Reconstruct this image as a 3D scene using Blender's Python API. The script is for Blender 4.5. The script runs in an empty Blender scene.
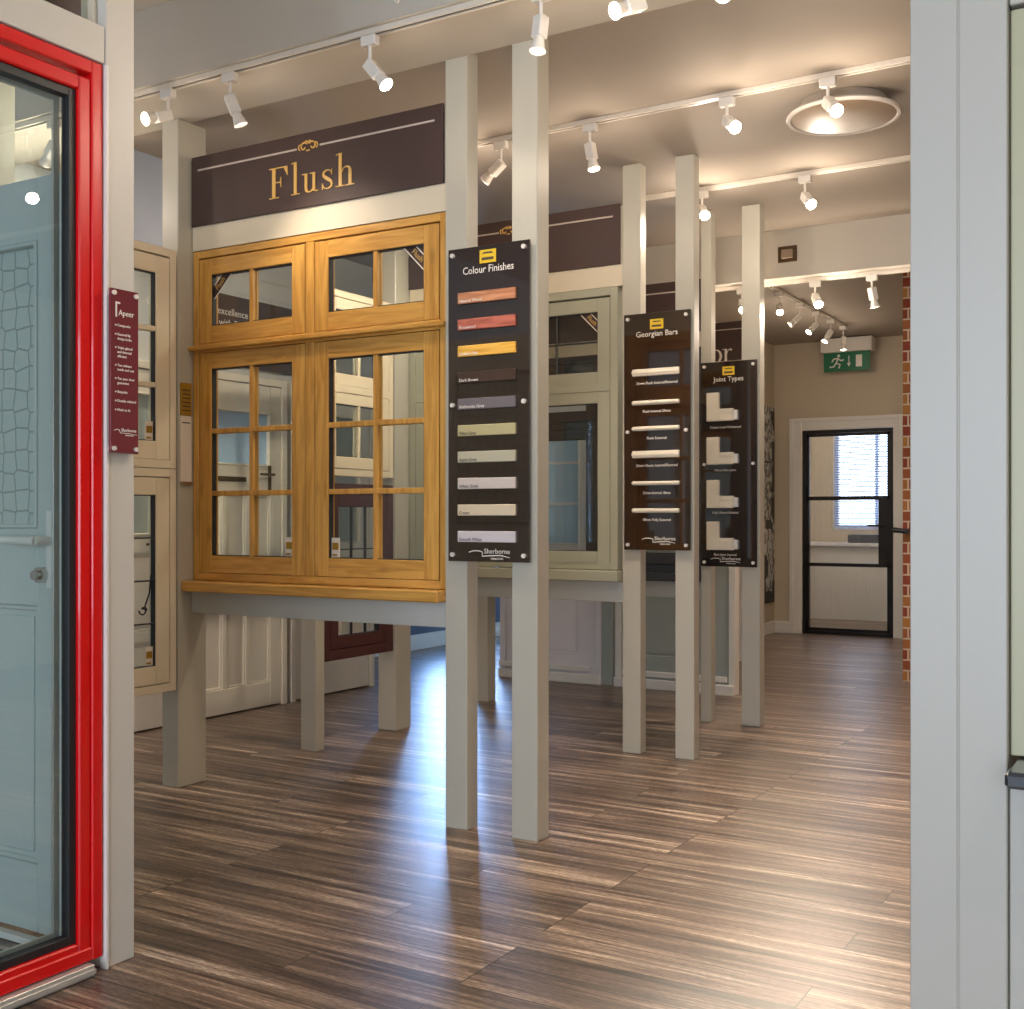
import bpy, bmesh, math, random
from mathutils import Vector, Matrix
random.seed(7)
SC = bpy.context.scene
COL = SC.collection
F = 1163.07; TH = math.atan2(693, F); CH = 1.2; CY = 517.5
S_, C_ = math.sin(TH), math.cos(TH)
FW = Vector((-S_, C_, 0)); RT = Vector((C_, S_, 0)); UP = Vector((0, 0, 1))

def ax(px, Y):                 # world x where the sight line of column px crosses the plane y = Y
    r = (px - 512) / F
    return Y / (C_ + S_ * r) * (-S_ + C_ * r)
def zy(px, py, Y):             # height of a point of that plane
    r = (px - 512) / F
    return CH - (py - CY) * (Y / (C_ + S_ * r)) / F

# ------------------------------------------------------------------ materials
def lin(c):
    return tuple(((v / 255) / 12.92 if v / 255 <= .04045 else ((v / 255 + .055) / 1.055) ** 2.4) for v in c) + (1,)
def nt(m):
    m.use_nodes = True
    return m.node_tree.nodes, m.node_tree.links, m.node_tree.nodes['Principled BSDF']
def mat(name, rgb, rough=.5, metal=0, var=.06, scale=6, bump=.02, spec=.5, coat=0, stretch=(1, 1, 1)):
    m = bpy.data.materials.new(name); N, L, P = nt(m)
    tc = N.new('ShaderNodeTexCoord'); mp = N.new('ShaderNodeMapping'); mp.inputs['Scale'].default_value = stretch
    no = N.new('ShaderNodeTexNoise'); no.inputs['Scale'].default_value = scale; no.inputs['Detail'].default_value = 3
    L.new(tc.outputs['Object'], mp.inputs['Vector']); L.new(mp.outputs[0], no.inputs['Vector'])
    mx = N.new('ShaderNodeMix'); mx.data_type = 'RGBA'
    c = lin(rgb)
    mx.inputs[6].default_value = tuple(v * (1 - var) for v in c[:3]) + (1,)
    mx.inputs[7].default_value = tuple(min(1, v * (1 + var)) for v in c[:3]) + (1,)
    L.new(no.outputs['Fac'], mx.inputs[0]); L.new(mx.outputs[2], P.inputs['Base Color'])
    P.inputs['Roughness'].default_value = rough; P.inputs['Metallic'].default_value = metal
    P.inputs['Specular IOR Level'].default_value = spec; P.inputs['Coat Weight'].default_value = coat
    P.inputs['Coat Roughness'].default_value = .05
    if bump:
        n2 = N.new('ShaderNodeTexNoise'); n2.inputs['Scale'].default_value = scale * 14
        L.new(mp.outputs[0], n2.inputs['Vector'])
        b = N.new('ShaderNodeBump'); b.inputs['Strength'].default_value = bump; b.inputs['Distance'].default_value = .01
        L.new(n2.outputs['Fac'], b.inputs['Height']); L.new(b.outputs[0], P.inputs['Normal'])
    return m
def wood(name, dark, light, along='Z', rough=.35, sc=14, coat=.2):
    m = bpy.data.materials.new(name); N, L, P = nt(m)
    tc = N.new('ShaderNodeTexCoord'); mp = N.new('ShaderNodeMapping')
    s = {'Z': (1, 1, .09), 'X': (.09, 1, 1), 'Y': (1, .09, 1)}[along]
    mp.inputs['Scale'].default_value = s
    L.new(tc.outputs['Object'], mp.inputs['Vector'])
    no = N.new('ShaderNodeTexNoise'); no.inputs['Scale'].default_value = sc * 2.2; no.inputs['Detail'].default_value = 6
    no.inputs['Distortion'].default_value = 1.2
    L.new(mp.outputs[0], no.inputs['Vector'])
    cr = N.new('ShaderNodeValToRGB')
    cr.color_ramp.elements[0].position = .3; cr.color_ramp.elements[0].color = lin(dark)
    cr.color_ramp.elements[1].position = .62; cr.color_ramp.elements[1].color = lin(light)
    L.new(no.outputs['Fac'], cr.inputs[0])
    # a few knots
    vo = N.new('ShaderNodeTexVoronoi'); vo.inputs['Scale'].default_value = 5
    mp2 = N.new('ShaderNodeMapping'); mp2.inputs['Scale'].default_value = tuple(.55 if v < 1 else 1.3 for v in s)
    L.new(tc.outputs['Object'], mp2.inputs['Vector']); L.new(mp2.outputs[0], vo.inputs['Vector'])
    k = N.new('ShaderNodeValToRGB'); k.color_ramp.elements[0].position = .03; k.color_ramp.elements[0].color = (.35, .35, .35, 1)
    k.color_ramp.elements[1].position = .13; k.color_ramp.elements[1].color = (1, 1, 1, 1)
    L.new(vo.outputs['Distance'], k.inputs[0])
    mu = N.new('ShaderNodeMix'); mu.data_type = 'RGBA'; mu.blend_type = 'MULTIPLY'; mu.inputs[0].default_value = .55
    L.new(cr.outputs[0], mu.inputs[6]); L.new(k.outputs[0], mu.inputs[7]); L.new(mu.outputs[2], P.inputs['Base Color'])
    b = N.new('ShaderNodeBump'); b.inputs['Strength'].default_value = .12; b.inputs['Distance'].default_value = .004
    L.new(no.outputs['Fac'], b.inputs['Height']); L.new(b.outputs[0], P.inputs['Normal'])
    P.inputs['Roughness'].default_value = rough; P.inputs['Coat Weight'].default_value = coat
    P.inputs['Coat Roughness'].default_value = .2
    return m
def glass(name, tint=(.93, .96, .95), refl=1.0, rough=0.0, base=.0):
    m = bpy.data.materials.new(name); m.use_nodes = True
    N, L = m.node_tree.nodes, m.node_tree.links
    N.remove(N['Principled BSDF']); out = N['Material Output']
    t = N.new('ShaderNodeBsdfTransparent'); t.inputs[0].default_value = tint + (1,)
    g = N.new('ShaderNodeBsdfGlossy'); g.inputs['Roughness'].default_value = rough; g.inputs[0].default_value = (1, 1, 1, 1)
    lw = N.new('ShaderNodeLayerWeight'); lw.inputs[0].default_value = .5
    pw = N.new('ShaderNodeMath'); pw.operation = 'POWER'; pw.inputs[1].default_value = 4.5; L.new(lw.outputs['Facing'], pw.inputs[0])
    fr = N.new('ShaderNodeMath'); fr.operation = 'MULTIPLY_ADD'; fr.inputs[1].default_value = .95; fr.inputs[2].default_value = .035; L.new(pw.outputs[0], fr.inputs[0])
    ml = N.new('ShaderNodeMath'); ml.operation = 'MULTIPLY_ADD'; ml.inputs[1].default_value = refl; ml.inputs[2].default_value = base
    L.new(fr.outputs[0], ml.inputs[0])
    mx = N.new('ShaderNodeMixShader'); L.new(ml.outputs[0], mx.inputs[0]); L.new(t.outputs[0], mx.inputs[1]); L.new(g.outputs[0], mx.inputs[2])
    L.new(mx.outputs[0], out.inputs[0])
    return m
def emis(name, rgb, s):
    m = bpy.data.materials.new(name); N, L, P = nt(m)
    P.inputs['Base Color'].default_value = lin(rgb); P.inputs['Emission Color'].default_value = lin(rgb)
    P.inputs['Emission Strength'].default_value = s
    return m

M = {}
M['post'] = mat('warm grey painted timber', (184, 179, 164), .38, var=.03)
M['pillar'] = mat('pale grey partition paint', (206, 201, 190), .45, var=.02)
M['postd'] = mat('stone painted rail', (186, 187, 180), .45, var=.03)
M['head'] = mat('cream fascia paint', (214, 202, 178), .5, var=.02)
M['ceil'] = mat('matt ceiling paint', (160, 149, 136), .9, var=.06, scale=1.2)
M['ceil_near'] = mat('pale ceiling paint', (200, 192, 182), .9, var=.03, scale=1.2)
M['wall'] = mat('beige wall paint', (200, 186, 162), .85, var=.03, scale=1)
M['wallg'] = mat('pale grey wall paint', (196, 196, 192), .85, var=.03, scale=1)
M['wallb'] = mat('blue grey wall paint', (96, 108, 128), .8, var=.03, scale=1)
M['bulk'] = mat('bulkhead paint', (192, 184, 170), .85, var=.02, scale=1)
M['skirt'] = mat('white satin skirting', (230, 226, 218), .35, var=.02)
M['cream'] = mat('cream painted joinery', (226, 212, 184), .35, var=.03)
M['creamd'] = mat('off white door paint', (226, 216, 198), .4, var=.03)
M['mauve'] = mat('pale mauve white door paint', (232, 226, 226), .35, var=.02)
M['sage'] = mat('sage green painted joinery', (166, 165, 144), .4, var=.03)
M['greeng'] = mat('grey green door paint', (162, 168, 160), .4, var=.03)
M['char'] = mat('charcoal joinery', (66, 68, 74), .35, var=.03)
M['maroon'] = mat('maroon joinery', (74, 40, 40), .35, var=.05)
M['red'] = mat('glossy red frame', (224, 10, 14), .25, var=.03, coat=.5, bump=0)
M['blued'] = mat('pale blue grey door', (196, 202, 196), .4, var=.02)
M['gasket'] = mat('black rubber gasket', (34, 34, 36), .5)
M['alu'] = mat('silver threshold', (200, 196, 188), .3, metal=.4, bump=0)
M['chrome'] = mat('brushed steel', (200, 196, 190), .22, metal=1, bump=0)
M['bolt'] = mat('satin steel bolt', (236, 230, 220), .4, metal=.35, bump=0)
M['antique'] = mat('antique bronze', (96, 78, 56), .35, metal=.8)
M['black'] = mat('black metal', (26, 24, 26), .35, metal=.2, bump=0)
M['white'] = mat('white enamel', (232, 226, 216), .3, var=.02, bump=0)
M['tracks'] = mat('white light track', (222, 212, 196), .35, var=.02, bump=0)
M['board'] = mat('gloss brown black acrylic', (40, 28, 24), .04, var=.02, spec=.85, bump=0, coat=.6)
M['sign'] = mat('chocolate brown sign vinyl', (72, 55, 51), .55, var=.04, spec=.3, scale=1)
M['gold'] = mat('gold lettering', (222, 176, 90), .45, var=.05, bump=0)
M['lettw'] = mat('white lettering', (236, 228, 216), .5, var=.02, bump=0)
M['lettd'] = mat('dark lettering', (74, 62, 50), .6, var=.02, bump=0)
M['line'] = mat('silver sign line', (190, 176, 164), .5, var=.02, bump=0)
M['yellow'] = mat('yellow emblem', (226, 188, 48), .35, var=.05, bump=0)
M['plaque'] = mat('burgundy acrylic plaque', (118, 52, 58), .12, var=.04, coat=.5, bump=0)
M['brass'] = mat('yellowed brass plaque', (168, 128, 36), .35, metal=.3, scale=30, var=.25)
M['paper'] = mat('white paper', (226, 214, 198), .8, var=.02)
M['slate'] = mat('dark slate sill', (52, 56, 60), .15, var=.5, scale=25, coat=.5)
M['olive'] = mat('olive grey frame', (176, 172, 140), .4, var=.03)
M['rightp'] = mat('pale panel paint', (182, 178, 167), .4, var=.02)
M['green'] = mat('exit sign green', (16, 104, 68), .4, var=.03, bump=0)
M['lens'] = mat('smoky diffuser', (146, 126, 104), .45, metal=0, var=.2, bump=0)
M['glass'] = glass('clear window glass')
M['glass_door'] = glass('thick door glass', (.86, .93, .93), 1.1, 0, .04)
M['frost'] = mat('frosted glass painted as backlit', (176, 206, 232), .25, var=.05, bump=0)  # bluish backlight is put into the opaque pane colour
M['bulb'] = emis('lit halogen bulb', (255, 236, 200), 60)
M['bulb_off'] = mat('unlit bulb glass', (225, 220, 210), .1, var=.02, bump=0)
M['oakz'] = wood('golden oak upright grain', (180, 124, 44), (217, 163, 78), 'Z')
M['oakx'] = wood('golden oak level grain', (180, 124, 44), (217, 163, 78), 'X')
M['sw_nat'] = wood('swatch natural wood', (160, 96, 64), (206, 146, 106), 'X', sc=30)
M['sw_rose'] = wood('swatch rosewood', (136, 62, 48), (196, 112, 92), 'X', sc=30)
M['sw_gold'] = wood('swatch golden oak', (206, 140, 40), (244, 190, 84), 'X', sc=20)
M['sw_brown'] = mat('swatch dark brown', (70, 52, 42), .3)
M['sw_anth'] = mat('swatch anthracite', (112, 104, 106), .4)
M['sw_olive'] = mat('swatch olive', (186, 174, 128), .4)
M['sw_agate'] = mat('swatch agate', (186, 178, 152), .4)
M['sw_wg'] = mat('swatch white grain', (206, 192, 180), .4)
M['sw_cream'] = mat('swatch cream', (214, 196, 164), .4)
M['sw_sw'] = mat('swatch smooth white', (206, 196, 196), .4)
M['bar'] = mat('cream bar sample', (230, 220, 200), .4)

# floor: dark stained planks running along x
def floor_mat():
    m = bpy.data.materials.new('dark brushed oak planks'); N, L, P = nt(m)
    tc = N.new('ShaderNodeTexCoord')
    br = N.new('ShaderNodeTexBrick'); br.offset = .37; br.offset_frequency = 3
    br.inputs['Scale'].default_value = 1; br.inputs['Brick Width'].default_value = 1.25; br.inputs['Row Height'].default_value = .15
    br.inputs['Mortar Size'].default_value = .0018; br.inputs['Mortar Smooth'].default_value = 0
    br.inputs['Color1'].default_value = (0, 0, 0, 1); br.inputs['Color2'].default_value = (1, 1, 1, 1); br.inputs['Mortar'].default_value = (.5, .5, .5, 1)
    L.new(tc.outputs['Object'], br.inputs['Vector'])
    mp = N.new('ShaderNodeMapping'); mp.inputs['Scale'].default_value = (.55, 14, 1)
    L.new(tc.outputs['Object'], mp.inputs['Vector'])
    ad = N.new('ShaderNodeVectorMath'); ad.operation = 'MULTIPLY_ADD'; ad.inputs[1].default_value = (9, 5, 3)
    L.new(br.outputs['Color'], ad.inputs[0]); L.new(mp.outputs[0], ad.inputs[2])
    n1 = N.new('ShaderNodeTexNoise'); n1.inputs['Scale'].default_value = 1.6; n1.inputs['Detail'].default_value = 7; n1.inputs['Roughness'].default_value = .65; n1.inputs['Distortion'].default_value = .5
    L.new(ad.outputs[0], n1.inputs['Vector'])
    cr = N.new('ShaderNodeValToRGB'); e = cr.color_ramp.elements
    e[0].position = .33; e[0].color = lin((60, 48, 41)); e[1].position = .70; e[1].color = lin((206, 186, 166))
    a = e.new(.46); a.color = lin((100, 82, 70)); b = e.new(.57); b.color = lin((140, 119, 102))
    L.new(n1.outputs['Fac'], cr.inputs[0])
    mp2 = N.new('ShaderNodeMapping'); mp2.inputs['Scale'].default_value = (3, 120, 1); L.new(tc.outputs['Object'], mp2.inputs['Vector'])
    n2 = N.new('ShaderNodeTexNoise'); n2.inputs['Scale'].default_value = 2; n2.inputs['Detail'].default_value = 5
    L.new(mp2.outputs[0], n2.inputs['Vector'])
    c2 = N.new('ShaderNodeValToRGB'); c2.color_ramp.elements[0].position = .35; c2.color_ramp.elements[0].color = (.55, .55, .55, 1)
    c2.color_ramp.elements[1].position = .65; c2.color_ramp.elements[1].color = (1.35, 1.35, 1.35, 1)
    L.new(n2.outputs['Fac'], c2.inputs[0])
    mu = N.new('ShaderNodeMix'); mu.data_type = 'RGBA'; mu.blend_type = 'MULTIPLY'; mu.inputs[0].default_value = 1
    n3 = N.new('ShaderNodeTexNoise'); n3.inputs['Scale'].default_value = 1; n3.inputs['Detail'].default_value = 2
    mp3 = N.new('ShaderNodeMapping'); mp3.inputs['Scale'].default_value = (45, 420, 1); L.new(tc.outputs['Object'], mp3.inputs['Vector']); L.new(mp3.outputs[0], n3.inputs['Vector'])
    c3 = N.new('ShaderNodeValToRGB'); c3.color_ramp.elements[0].position = .38; c3.color_ramp.elements[0].color = (.72, .72, .72, 1)
    c3.color_ramp.elements[1].position = .66; c3.color_ramp.elements[1].color = (1.5, 1.5, 1.5, 1); L.new(n3.outputs['Fac'], c3.inputs[0])
    m0 = N.new('ShaderNodeMix'); m0.data_type = 'RGBA'; m0.blend_type = 'MULTIPLY'; m0.inputs[0].default_value = 1
    L.new(cr.outputs[0], m0.inputs[6]); L.new(c3.outputs[0], m0.inputs[7])
    L.new(m0.outputs[2], mu.inputs[6]); L.new(c2.outputs[0], mu.inputs[7])
    pv = N.new('ShaderNodeMapRange'); pv.inputs['To Min'].default_value = .78; pv.inputs['To Max'].default_value = 1.18
    L.new(br.outputs['Color'], pv.inputs[0])
    m2 = N.new('ShaderNodeMix'); m2.data_type = 'RGBA'; m2.blend_type = 'MULTIPLY'; m2.inputs[0].default_value = 1
    L.new(mu.outputs[2], m2.inputs[6]); L.new(pv.outputs[0], m2.inputs[7])
    m3 = N.new('ShaderNodeMix'); m3.data_type = 'RGBA'; L.new(br.outputs['Fac'], m3.inputs[0]); L.new(m2.outputs[2], m3.inputs[6]); m3.inputs[7].default_value = (.02, .014, .01, 1)
    L.new(m3.outputs[2], P.inputs['Base Color'])
    rr = N.new('ShaderNodeMapRange'); rr.inputs['To Min'].default_value = .26; rr.inputs['To Max'].default_value = .42
    L.new(n2.outputs['Fac'], rr.inputs[0]); L.new(rr.outputs[0], P.inputs['Roughness'])
    P.inputs['Specular IOR Level'].default_value = .6
    bp = N.new('ShaderNodeBump'); bp.inputs['Strength'].default_value = .18; bp.inputs['Distance'].default_value = .003
    L.new(n2.outputs['Fac'], bp.inputs['Height']); L.new(bp.outputs[0], P.inputs['Normal'])
    return m
M['floor'] = floor_mat()
def brick_mat():
    m = bpy.data.materials.new('red and yellow brick'); N, L, P = nt(m)
    tc = N.new('ShaderNodeTexCoord'); sp = N.new('ShaderNodeSeparateXYZ'); cb = N.new('ShaderNodeCombineXYZ')
    ad = N.new('ShaderNodeMath'); ad.operation = 'ADD'
    L.new(tc.outputs['Object'], sp.inputs[0]); L.new(sp.outputs[0], ad.inputs[0]); L.new(sp.outputs[1], ad.inputs[1])
    L.new(ad.outputs[0], cb.inputs[0]); L.new(sp.outputs[2], cb.inputs[1])
    br = N.new('ShaderNodeTexBrick'); br.inputs['Scale'].default_value = 1; br.inputs['Brick Width'].default_value = .13; br.inputs['Row Height'].default_value = .078
    br.inputs['Mortar Size'].default_value = .006; br.inputs['Color1'].default_value = lin((128, 54, 32)); br.inputs['Color2'].default_value = lin((186, 136, 62))
    br.inputs['Mortar'].default_value = lin((196, 176, 150)); br.inputs['Bias'].default_value = -.35
    L.new(cb.outputs[0], br.inputs['Vector']); L.new(br.outputs['Color'], P.inputs['Base Color'])
    P.inputs['Roughness'].default_value = .85
    b = N.new('ShaderNodeBump'); b.inputs['Strength'].default_value = .5; b.inputs['Distance'].default_value = .005; b.invert = True
    L.new(br.outputs['Fac'], b.inputs['Height']); L.new(b.outputs[0], P.inputs['Normal'])
    return m
M['brick'] = brick_mat()
def collage_mat():
    m = bpy.data.materials.new('black and white photo collage'); N, L, P = nt(m)
    tc = N.new('ShaderNodeTexCoord')
    v = N.new('ShaderNodeTexVoronoi'); v.distance = 'CHEBYCHEV'; v.inputs['Scale'].default_value = 4
    w = N.new('ShaderNodeTexWave'); w.inputs['Scale'].default_value = 6; w.inputs['Distortion'].default_value = 14
    L.new(tc.outputs['Object'], v.inputs['Vector']); L.new(tc.outputs['Object'], w.inputs['Vector'])
    mx = N.new('ShaderNodeMix'); mx.data_type = 'RGBA'; mx.blend_type = 'MULTIPLY'; mx.inputs[0].default_value = .8
    c = N.new('ShaderNodeValToRGB'); c.color_ramp.interpolation = 'CONSTANT'
    c.color_ramp.elements[0].color = (.03, .025, .02, 1); c.color_ramp.elements[1].position = .45; c.color_ramp.elements[1].color = (.6, .57, .52, 1)
    L.new(v.outputs['Color'], c.inputs[0]); L.new(c.outputs[0], mx.inputs[6]); L.new(w.outputs['Color'], mx.inputs[7]); L.new(mx.outputs[2], P.inputs['Base Color'])
    return m
M['collage'] = collage_mat()
def hex_mat():
    m = bpy.data.materials.new('obscure glass with leaded loops'); N, L, P = nt(m)
    tc = N.new('ShaderNodeTexCoord')
    v = N.new('ShaderNodeTexVoronoi'); v.feature = 'DISTANCE_TO_EDGE'; v.inputs['Scale'].default_value = 17; v.inputs['Randomness'].default_value = .3
    L.new(tc.outputs['Object'], v.inputs['Vector'])
    c = N.new('ShaderNodeValToRGB'); c.color_ramp.elements[0].position = .03; c.color_ramp.elements[0].color = lin((146, 154, 150))
    c.color_ramp.elements[1].position = .06; c.color_ramp.elements[1].color = lin((190, 198, 190))
    L.new(v.outputs['Distance'], c.inputs[0]); L.new(c.outputs[0], P.inputs['Base Color']); P.inputs['Roughness'].default_value = .3
    return m
M['hex'] = hex_mat()
def reed_mat():
    m = glass('reeded door glass', (.9, .93, .96), 1.0, .02, .03)
    N, L = m.node_tree.nodes, m.node_tree.links
    g = [n for n in N if n.type == 'BSDF_GLOSSY'][0]; r = N.new('ShaderNodeBsdfRefraction'); r.inputs['IOR'].default_value = 1.02; r.inputs['Roughness'].default_value = .02
    tc = N.new('ShaderNodeTexCoord'); w = N.new('ShaderNodeTexWave'); w.inputs['Scale'].default_value = 9; w.bands_direction = 'X'
    b = N.new('ShaderNodeBump'); b.inputs['Strength'].default_value = .5; b.inputs['Distance'].default_value = .02
    L.new(tc.outputs['Object'], w.inputs['Vector']); L.new(w.outputs['Fac'], b.inputs['Height']); L.new(b.outputs[0], g.inputs['Normal'])
    g.inputs['Roughness'].default_value = .12
    return m
M['reed'] = reed_mat()

# ------------------------------------------------------------------ mesh helpers
class MB:
    def __init__(s): s.bm = bmesh.new()
    def box(s, x0, x1, y0, y1, z0, z1, bev=0, rot=None, at=None):
        b = bmesh.new(); bmesh.ops.create_cube(b, size=1)
        sx, sy, sz = abs(x1 - x0), abs(y1 - y0), abs(z1 - z0)
        for v in b.verts: v.co = Vector((v.co.x * sx, v.co.y * sy, v.co.z * sz))
        if bev: bmesh.ops.bevel(b, geom=b.edges[:], offset=min(bev, .3 * min(sx, sy, sz)), segments=1, affect='EDGES')
        c = Vector(((x0 + x1) / 2, (y0 + y1) / 2, (z0 + z1) / 2))
        mt = Matrix.Translation(c)
        if rot is not None: mt = Matrix.Translation(at) @ rot.to_4x4() @ Matrix.Translation(c)
        s._add(b, mt); return s
    def _add(s, b, mt):
        bmesh.ops.transform(b, matrix=mt, verts=b.verts)
        me = bpy.data.meshes.new('t'); b.to_mesh(me); s.bm.from_mesh(me); bpy.data.meshes.remove(me); b.free()
    def cyl(s, p0, p1, r0, r1=None, seg=20, caps=True):
        p0, p1 = Vector(p0), Vector(p1); r1 = r0 if r1 is None else r1
        d = p1 - p0; b = bmesh.new()
        bmesh.ops.create_cone(b, cap_ends=caps, segments=seg, radius1=r0, radius2=r1, depth=d.length)
        s._add(b, Matrix.Translation((p0 + p1) / 2) @ d.to_track_quat('Z', 'Y').to_matrix().to_4x4()); return s
    def lathe(s, c, prof, seg=48):
        b = s.bm; rings = []
        for r, z in prof:
            rings.append([b.verts.new((c[0] + r * math.cos(a), c[1] + r * math.sin(a), c[2] + z)) for a in [2 * math.pi * i / seg for i in range(seg)]] if r > 1e-5 else [b.verts.new((c[0], c[1], c[2] + z))])
        for A, B in zip(rings, rings[1:]):
            for i in range(seg):
                j = (i + 1) % seg
                q = [A[i % len(A)], A[j % len(A)], B[j % len(B)], B[i % len(B)]]
                u = []
                for v in q:
                    if v not in u: u.append(v)
                if len(u) > 2: b.faces.new(u)
        return s
    def tube(s, pts, r, seg=8):
        for a, b in zip(pts, pts[1:]): s.cyl(a, b, r, r, seg)
        return s
    def poly(s, pts, T, n0, n1):     # flat outline in (u, z), extruded between n0 and n1
        b = s.bm
        f0 = [b.verts.new(T(u, n0, z)) for u, z in pts]; f1 = [b.verts.new(T(u, n1, z)) for u, z in pts]
        b.faces.new(f0); b.faces.new(f1[::-1])
        for i in range(len(pts)):
            j = (i + 1) % len(pts); b.faces.new([f0[j], f0[i], f1[i], f1[j]])
        return s
    def stroke(s, pts, T, n0, n1):   # (u, z, width) centre line made of quads
        L, R = [], []
        for i, (u, z, w) in enumerate(pts):
            a = pts[max(0, i - 1)]; c = pts[min(len(pts) - 1, i + 1)]
            dx, dz = c[0] - a[0], c[1] - a[1]; l = math.hypot(dx, dz) or 1
            L.append((u - dz / l * w / 2, z + dx / l * w / 2)); R.append((u + dz / l * w / 2, z - dx / l * w / 2))
        for i in range(len(pts) - 1): s.poly([R[i], R[i + 1], L[i + 1], L[i]], T, n0, n1)
        return s
ORG = {}
def thing(name, label, cat, loc, group=None, struct=False):
    o = bpy.data.objects.new(name, None); COL.objects.link(o); o.location = loc; o.empty_display_size = .1
    if struct: o['kind'] = 'structure'
    o['label'] = label; o['category'] = cat
    if group: o['group'] = group
    ORG[o] = Vector(loc); return o
def tag(o, label, cat, group=None):
    o['label'] = label; o['category'] = cat
    if group: o['group'] = group
    return o
def obj(name, mb, m, parent=None, label=None, smooth=False):
    me = bpy.data.meshes.new(name)
    bmesh.ops.recalc_face_normals(mb.bm, faces=mb.bm.faces[:])
    og = ORG.get(parent, Vector()) if parent else None
    if parent is None:          # own origin at the base of its bounding box
        vs = [v.co for v in mb.bm.verts]
        og = Vector(((min(v.x for v in vs) + max(v.x for v in vs)) / 2, (min(v.y for v in vs) + max(v.y for v in vs)) / 2, min(v.z for v in vs)))
    for v in mb.bm.verts: v.co -= og
    mb.bm.to_mesh(me); mb.bm.free()
    if smooth:
        for p in me.polygons: p.use_smooth = True
        try: me.set_sharp_from_angle(angle=math.radians(40))
        except Exception: pass
    me.materials.append(m if not isinstance(m, str) else M[m])
    o = bpy.data.objects.new(name, me); COL.objects.link(o)
    if parent: o.parent = parent
    else: o.location = og
    ORG[o] = og
    if label: o['label'] = label
    return o
def struct(name, mb, m):
    o = obj(name, mb, m); o['kind'] = 'structure'; return o
def TY(p): return lambda u, n, z: (u, p + n, z)        # faces -y
def TX(p): return lambda u, n, z: (p - n, u, z)        # faces +x
def tbox(mb, T, u0, u1, n0, n1, z0, z1, bev=0):
    a, b = T(u0, n0, z0), T(u1, n1, z1)
    mb.box(min(a[0], b[0]), max(a[0], b[0]), min(a[1], b[1]), max(a[1], b[1]), z0, z1, bev)
def ring(mb, T, u0, u1, z0, z1, w, n0, n1, bev=.002, wb=None):
    wb = wb or w
    tbox(mb, T, u0, u0 + w, n0, n1, z0, z1, bev); tbox(mb, T, u1 - w, u1, n0, n1, z0, z1, bev)
    tbox(mb, T, u0 + w, u1 - w, n0, n1, z0, z0 + wb, bev); tbox(mb, T, u0 + w, u1 - w, n0, n1, z1 - w, z1, bev)
def text(name, s, size, T, u, n, z, m, parent, face='y', align='CENTER', label=None, ext=.0006, maxw=None):
    cu = bpy.data.curves.new('txt', 'FONT'); cu.body = s; cu.size = size; cu.align_x = align; cu.extrude = ext; cu.resolution_u = 2
    t = bpy.data.objects.new('txt', cu); COL.objects.link(t)
    dg = bpy.context.evaluated_depsgraph_get(); me = bpy.data.meshes.new_from_object(t.evaluated_get(dg))
    bpy.data.objects.remove(t); bpy.data.curves.remove(cu)
    if maxw:
        w = max(v.co.x for v in me.vertices) - min(v.co.x for v in me.vertices)
        if w > maxw:
            for v in me.vertices: v.co.x *= maxw / w
    for v in me.vertices:
        x, y, zz = v.co; v.co = Vector(T(u + x, n - zz, z + y)) - ORG[parent]
    me.name = name; me.materials.clear(); me.materials.append(M[m])
    o = bpy.data.objects.new(name, me); COL.objects.link(o); o.parent = parent
    ORG[o] = ORG[parent]
    return o

# ------------------------------------------------------------------ the room
CZ = 3.0
struct('floor', MB().box(-9, 3.2, -4.2, 15.2, -.12, 0), 'floor')
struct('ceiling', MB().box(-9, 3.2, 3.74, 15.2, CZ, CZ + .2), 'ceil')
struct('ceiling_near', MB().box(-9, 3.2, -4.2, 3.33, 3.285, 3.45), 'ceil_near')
struct('trim_soffit', MB().box(-9, 3.2, 3.33, 3.74, 2.97, 3.45), 'bulk')
struct('trim_bulkhead', MB().box(-6.2, 3.2, 7.12, 7.35, 2.70, CZ), 'bulk')
struct('wall_left', MB().box(-5.3, -5.15, 3.0, 6.68, 0, CZ).box(-5.3, -5.15, -4.2, 3.0, 0, 3.285), 'wallg')
struct('wall_far_left', MB().box(-6.3, -6.15, 6.53, 8.75, 0, CZ).box(-6.3, -6.15, 10.2, 15.2, 0, CZ).box(-6.3, -6.15, 8.75, 10.2, 0, .45).box(-6.3, -6.15, 8.75, 10.2, 2.5, CZ), 'wallb')
struct('wall_return', MB().box(-6.15, -5.3, 6.53, 6.68, 0, CZ), 'wallb')
struct('baseboard_far_left', MB().box(-6.15, -6.125, 6.68, 11.84, 0, .14, .004), 'skirt')
struct('wall_back', MB().box(-6.15, -3.66, 11.85, 12.0, 0, CZ).box(-2.58, 3.2, 11.85, 12.0, 0, CZ).box(-3.66, -2.58, 11.85, 12.0, 2.12, CZ), 'wall')
struct('wall_corridor', MB().box(-4.02, -3.87, 7.62, 11.85, 0, CZ), 'wall')
struct('baseboard_corridor', MB().box(-3.87, -3.845, 7.62, 11.82, 0, .12, .004), 'skirt')
struct('baseboard_back', MB().box(-3.87, -3.70, 11.82, 11.85, 0, .12, .004), 'skirt')
struct('wall_brick', MB().box(-1.905, 3.2, 8.8, 9.1, 0, CZ), 'brick')
struct('wall_right_back', MB().box(-1.86, -1.72, 9.1, 11.85, 0, CZ), 'wall')
struct('wall_right', MB().box(3.05, 3.2, -4.2, 8.8, 0, 3.285), 'wall')
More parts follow.
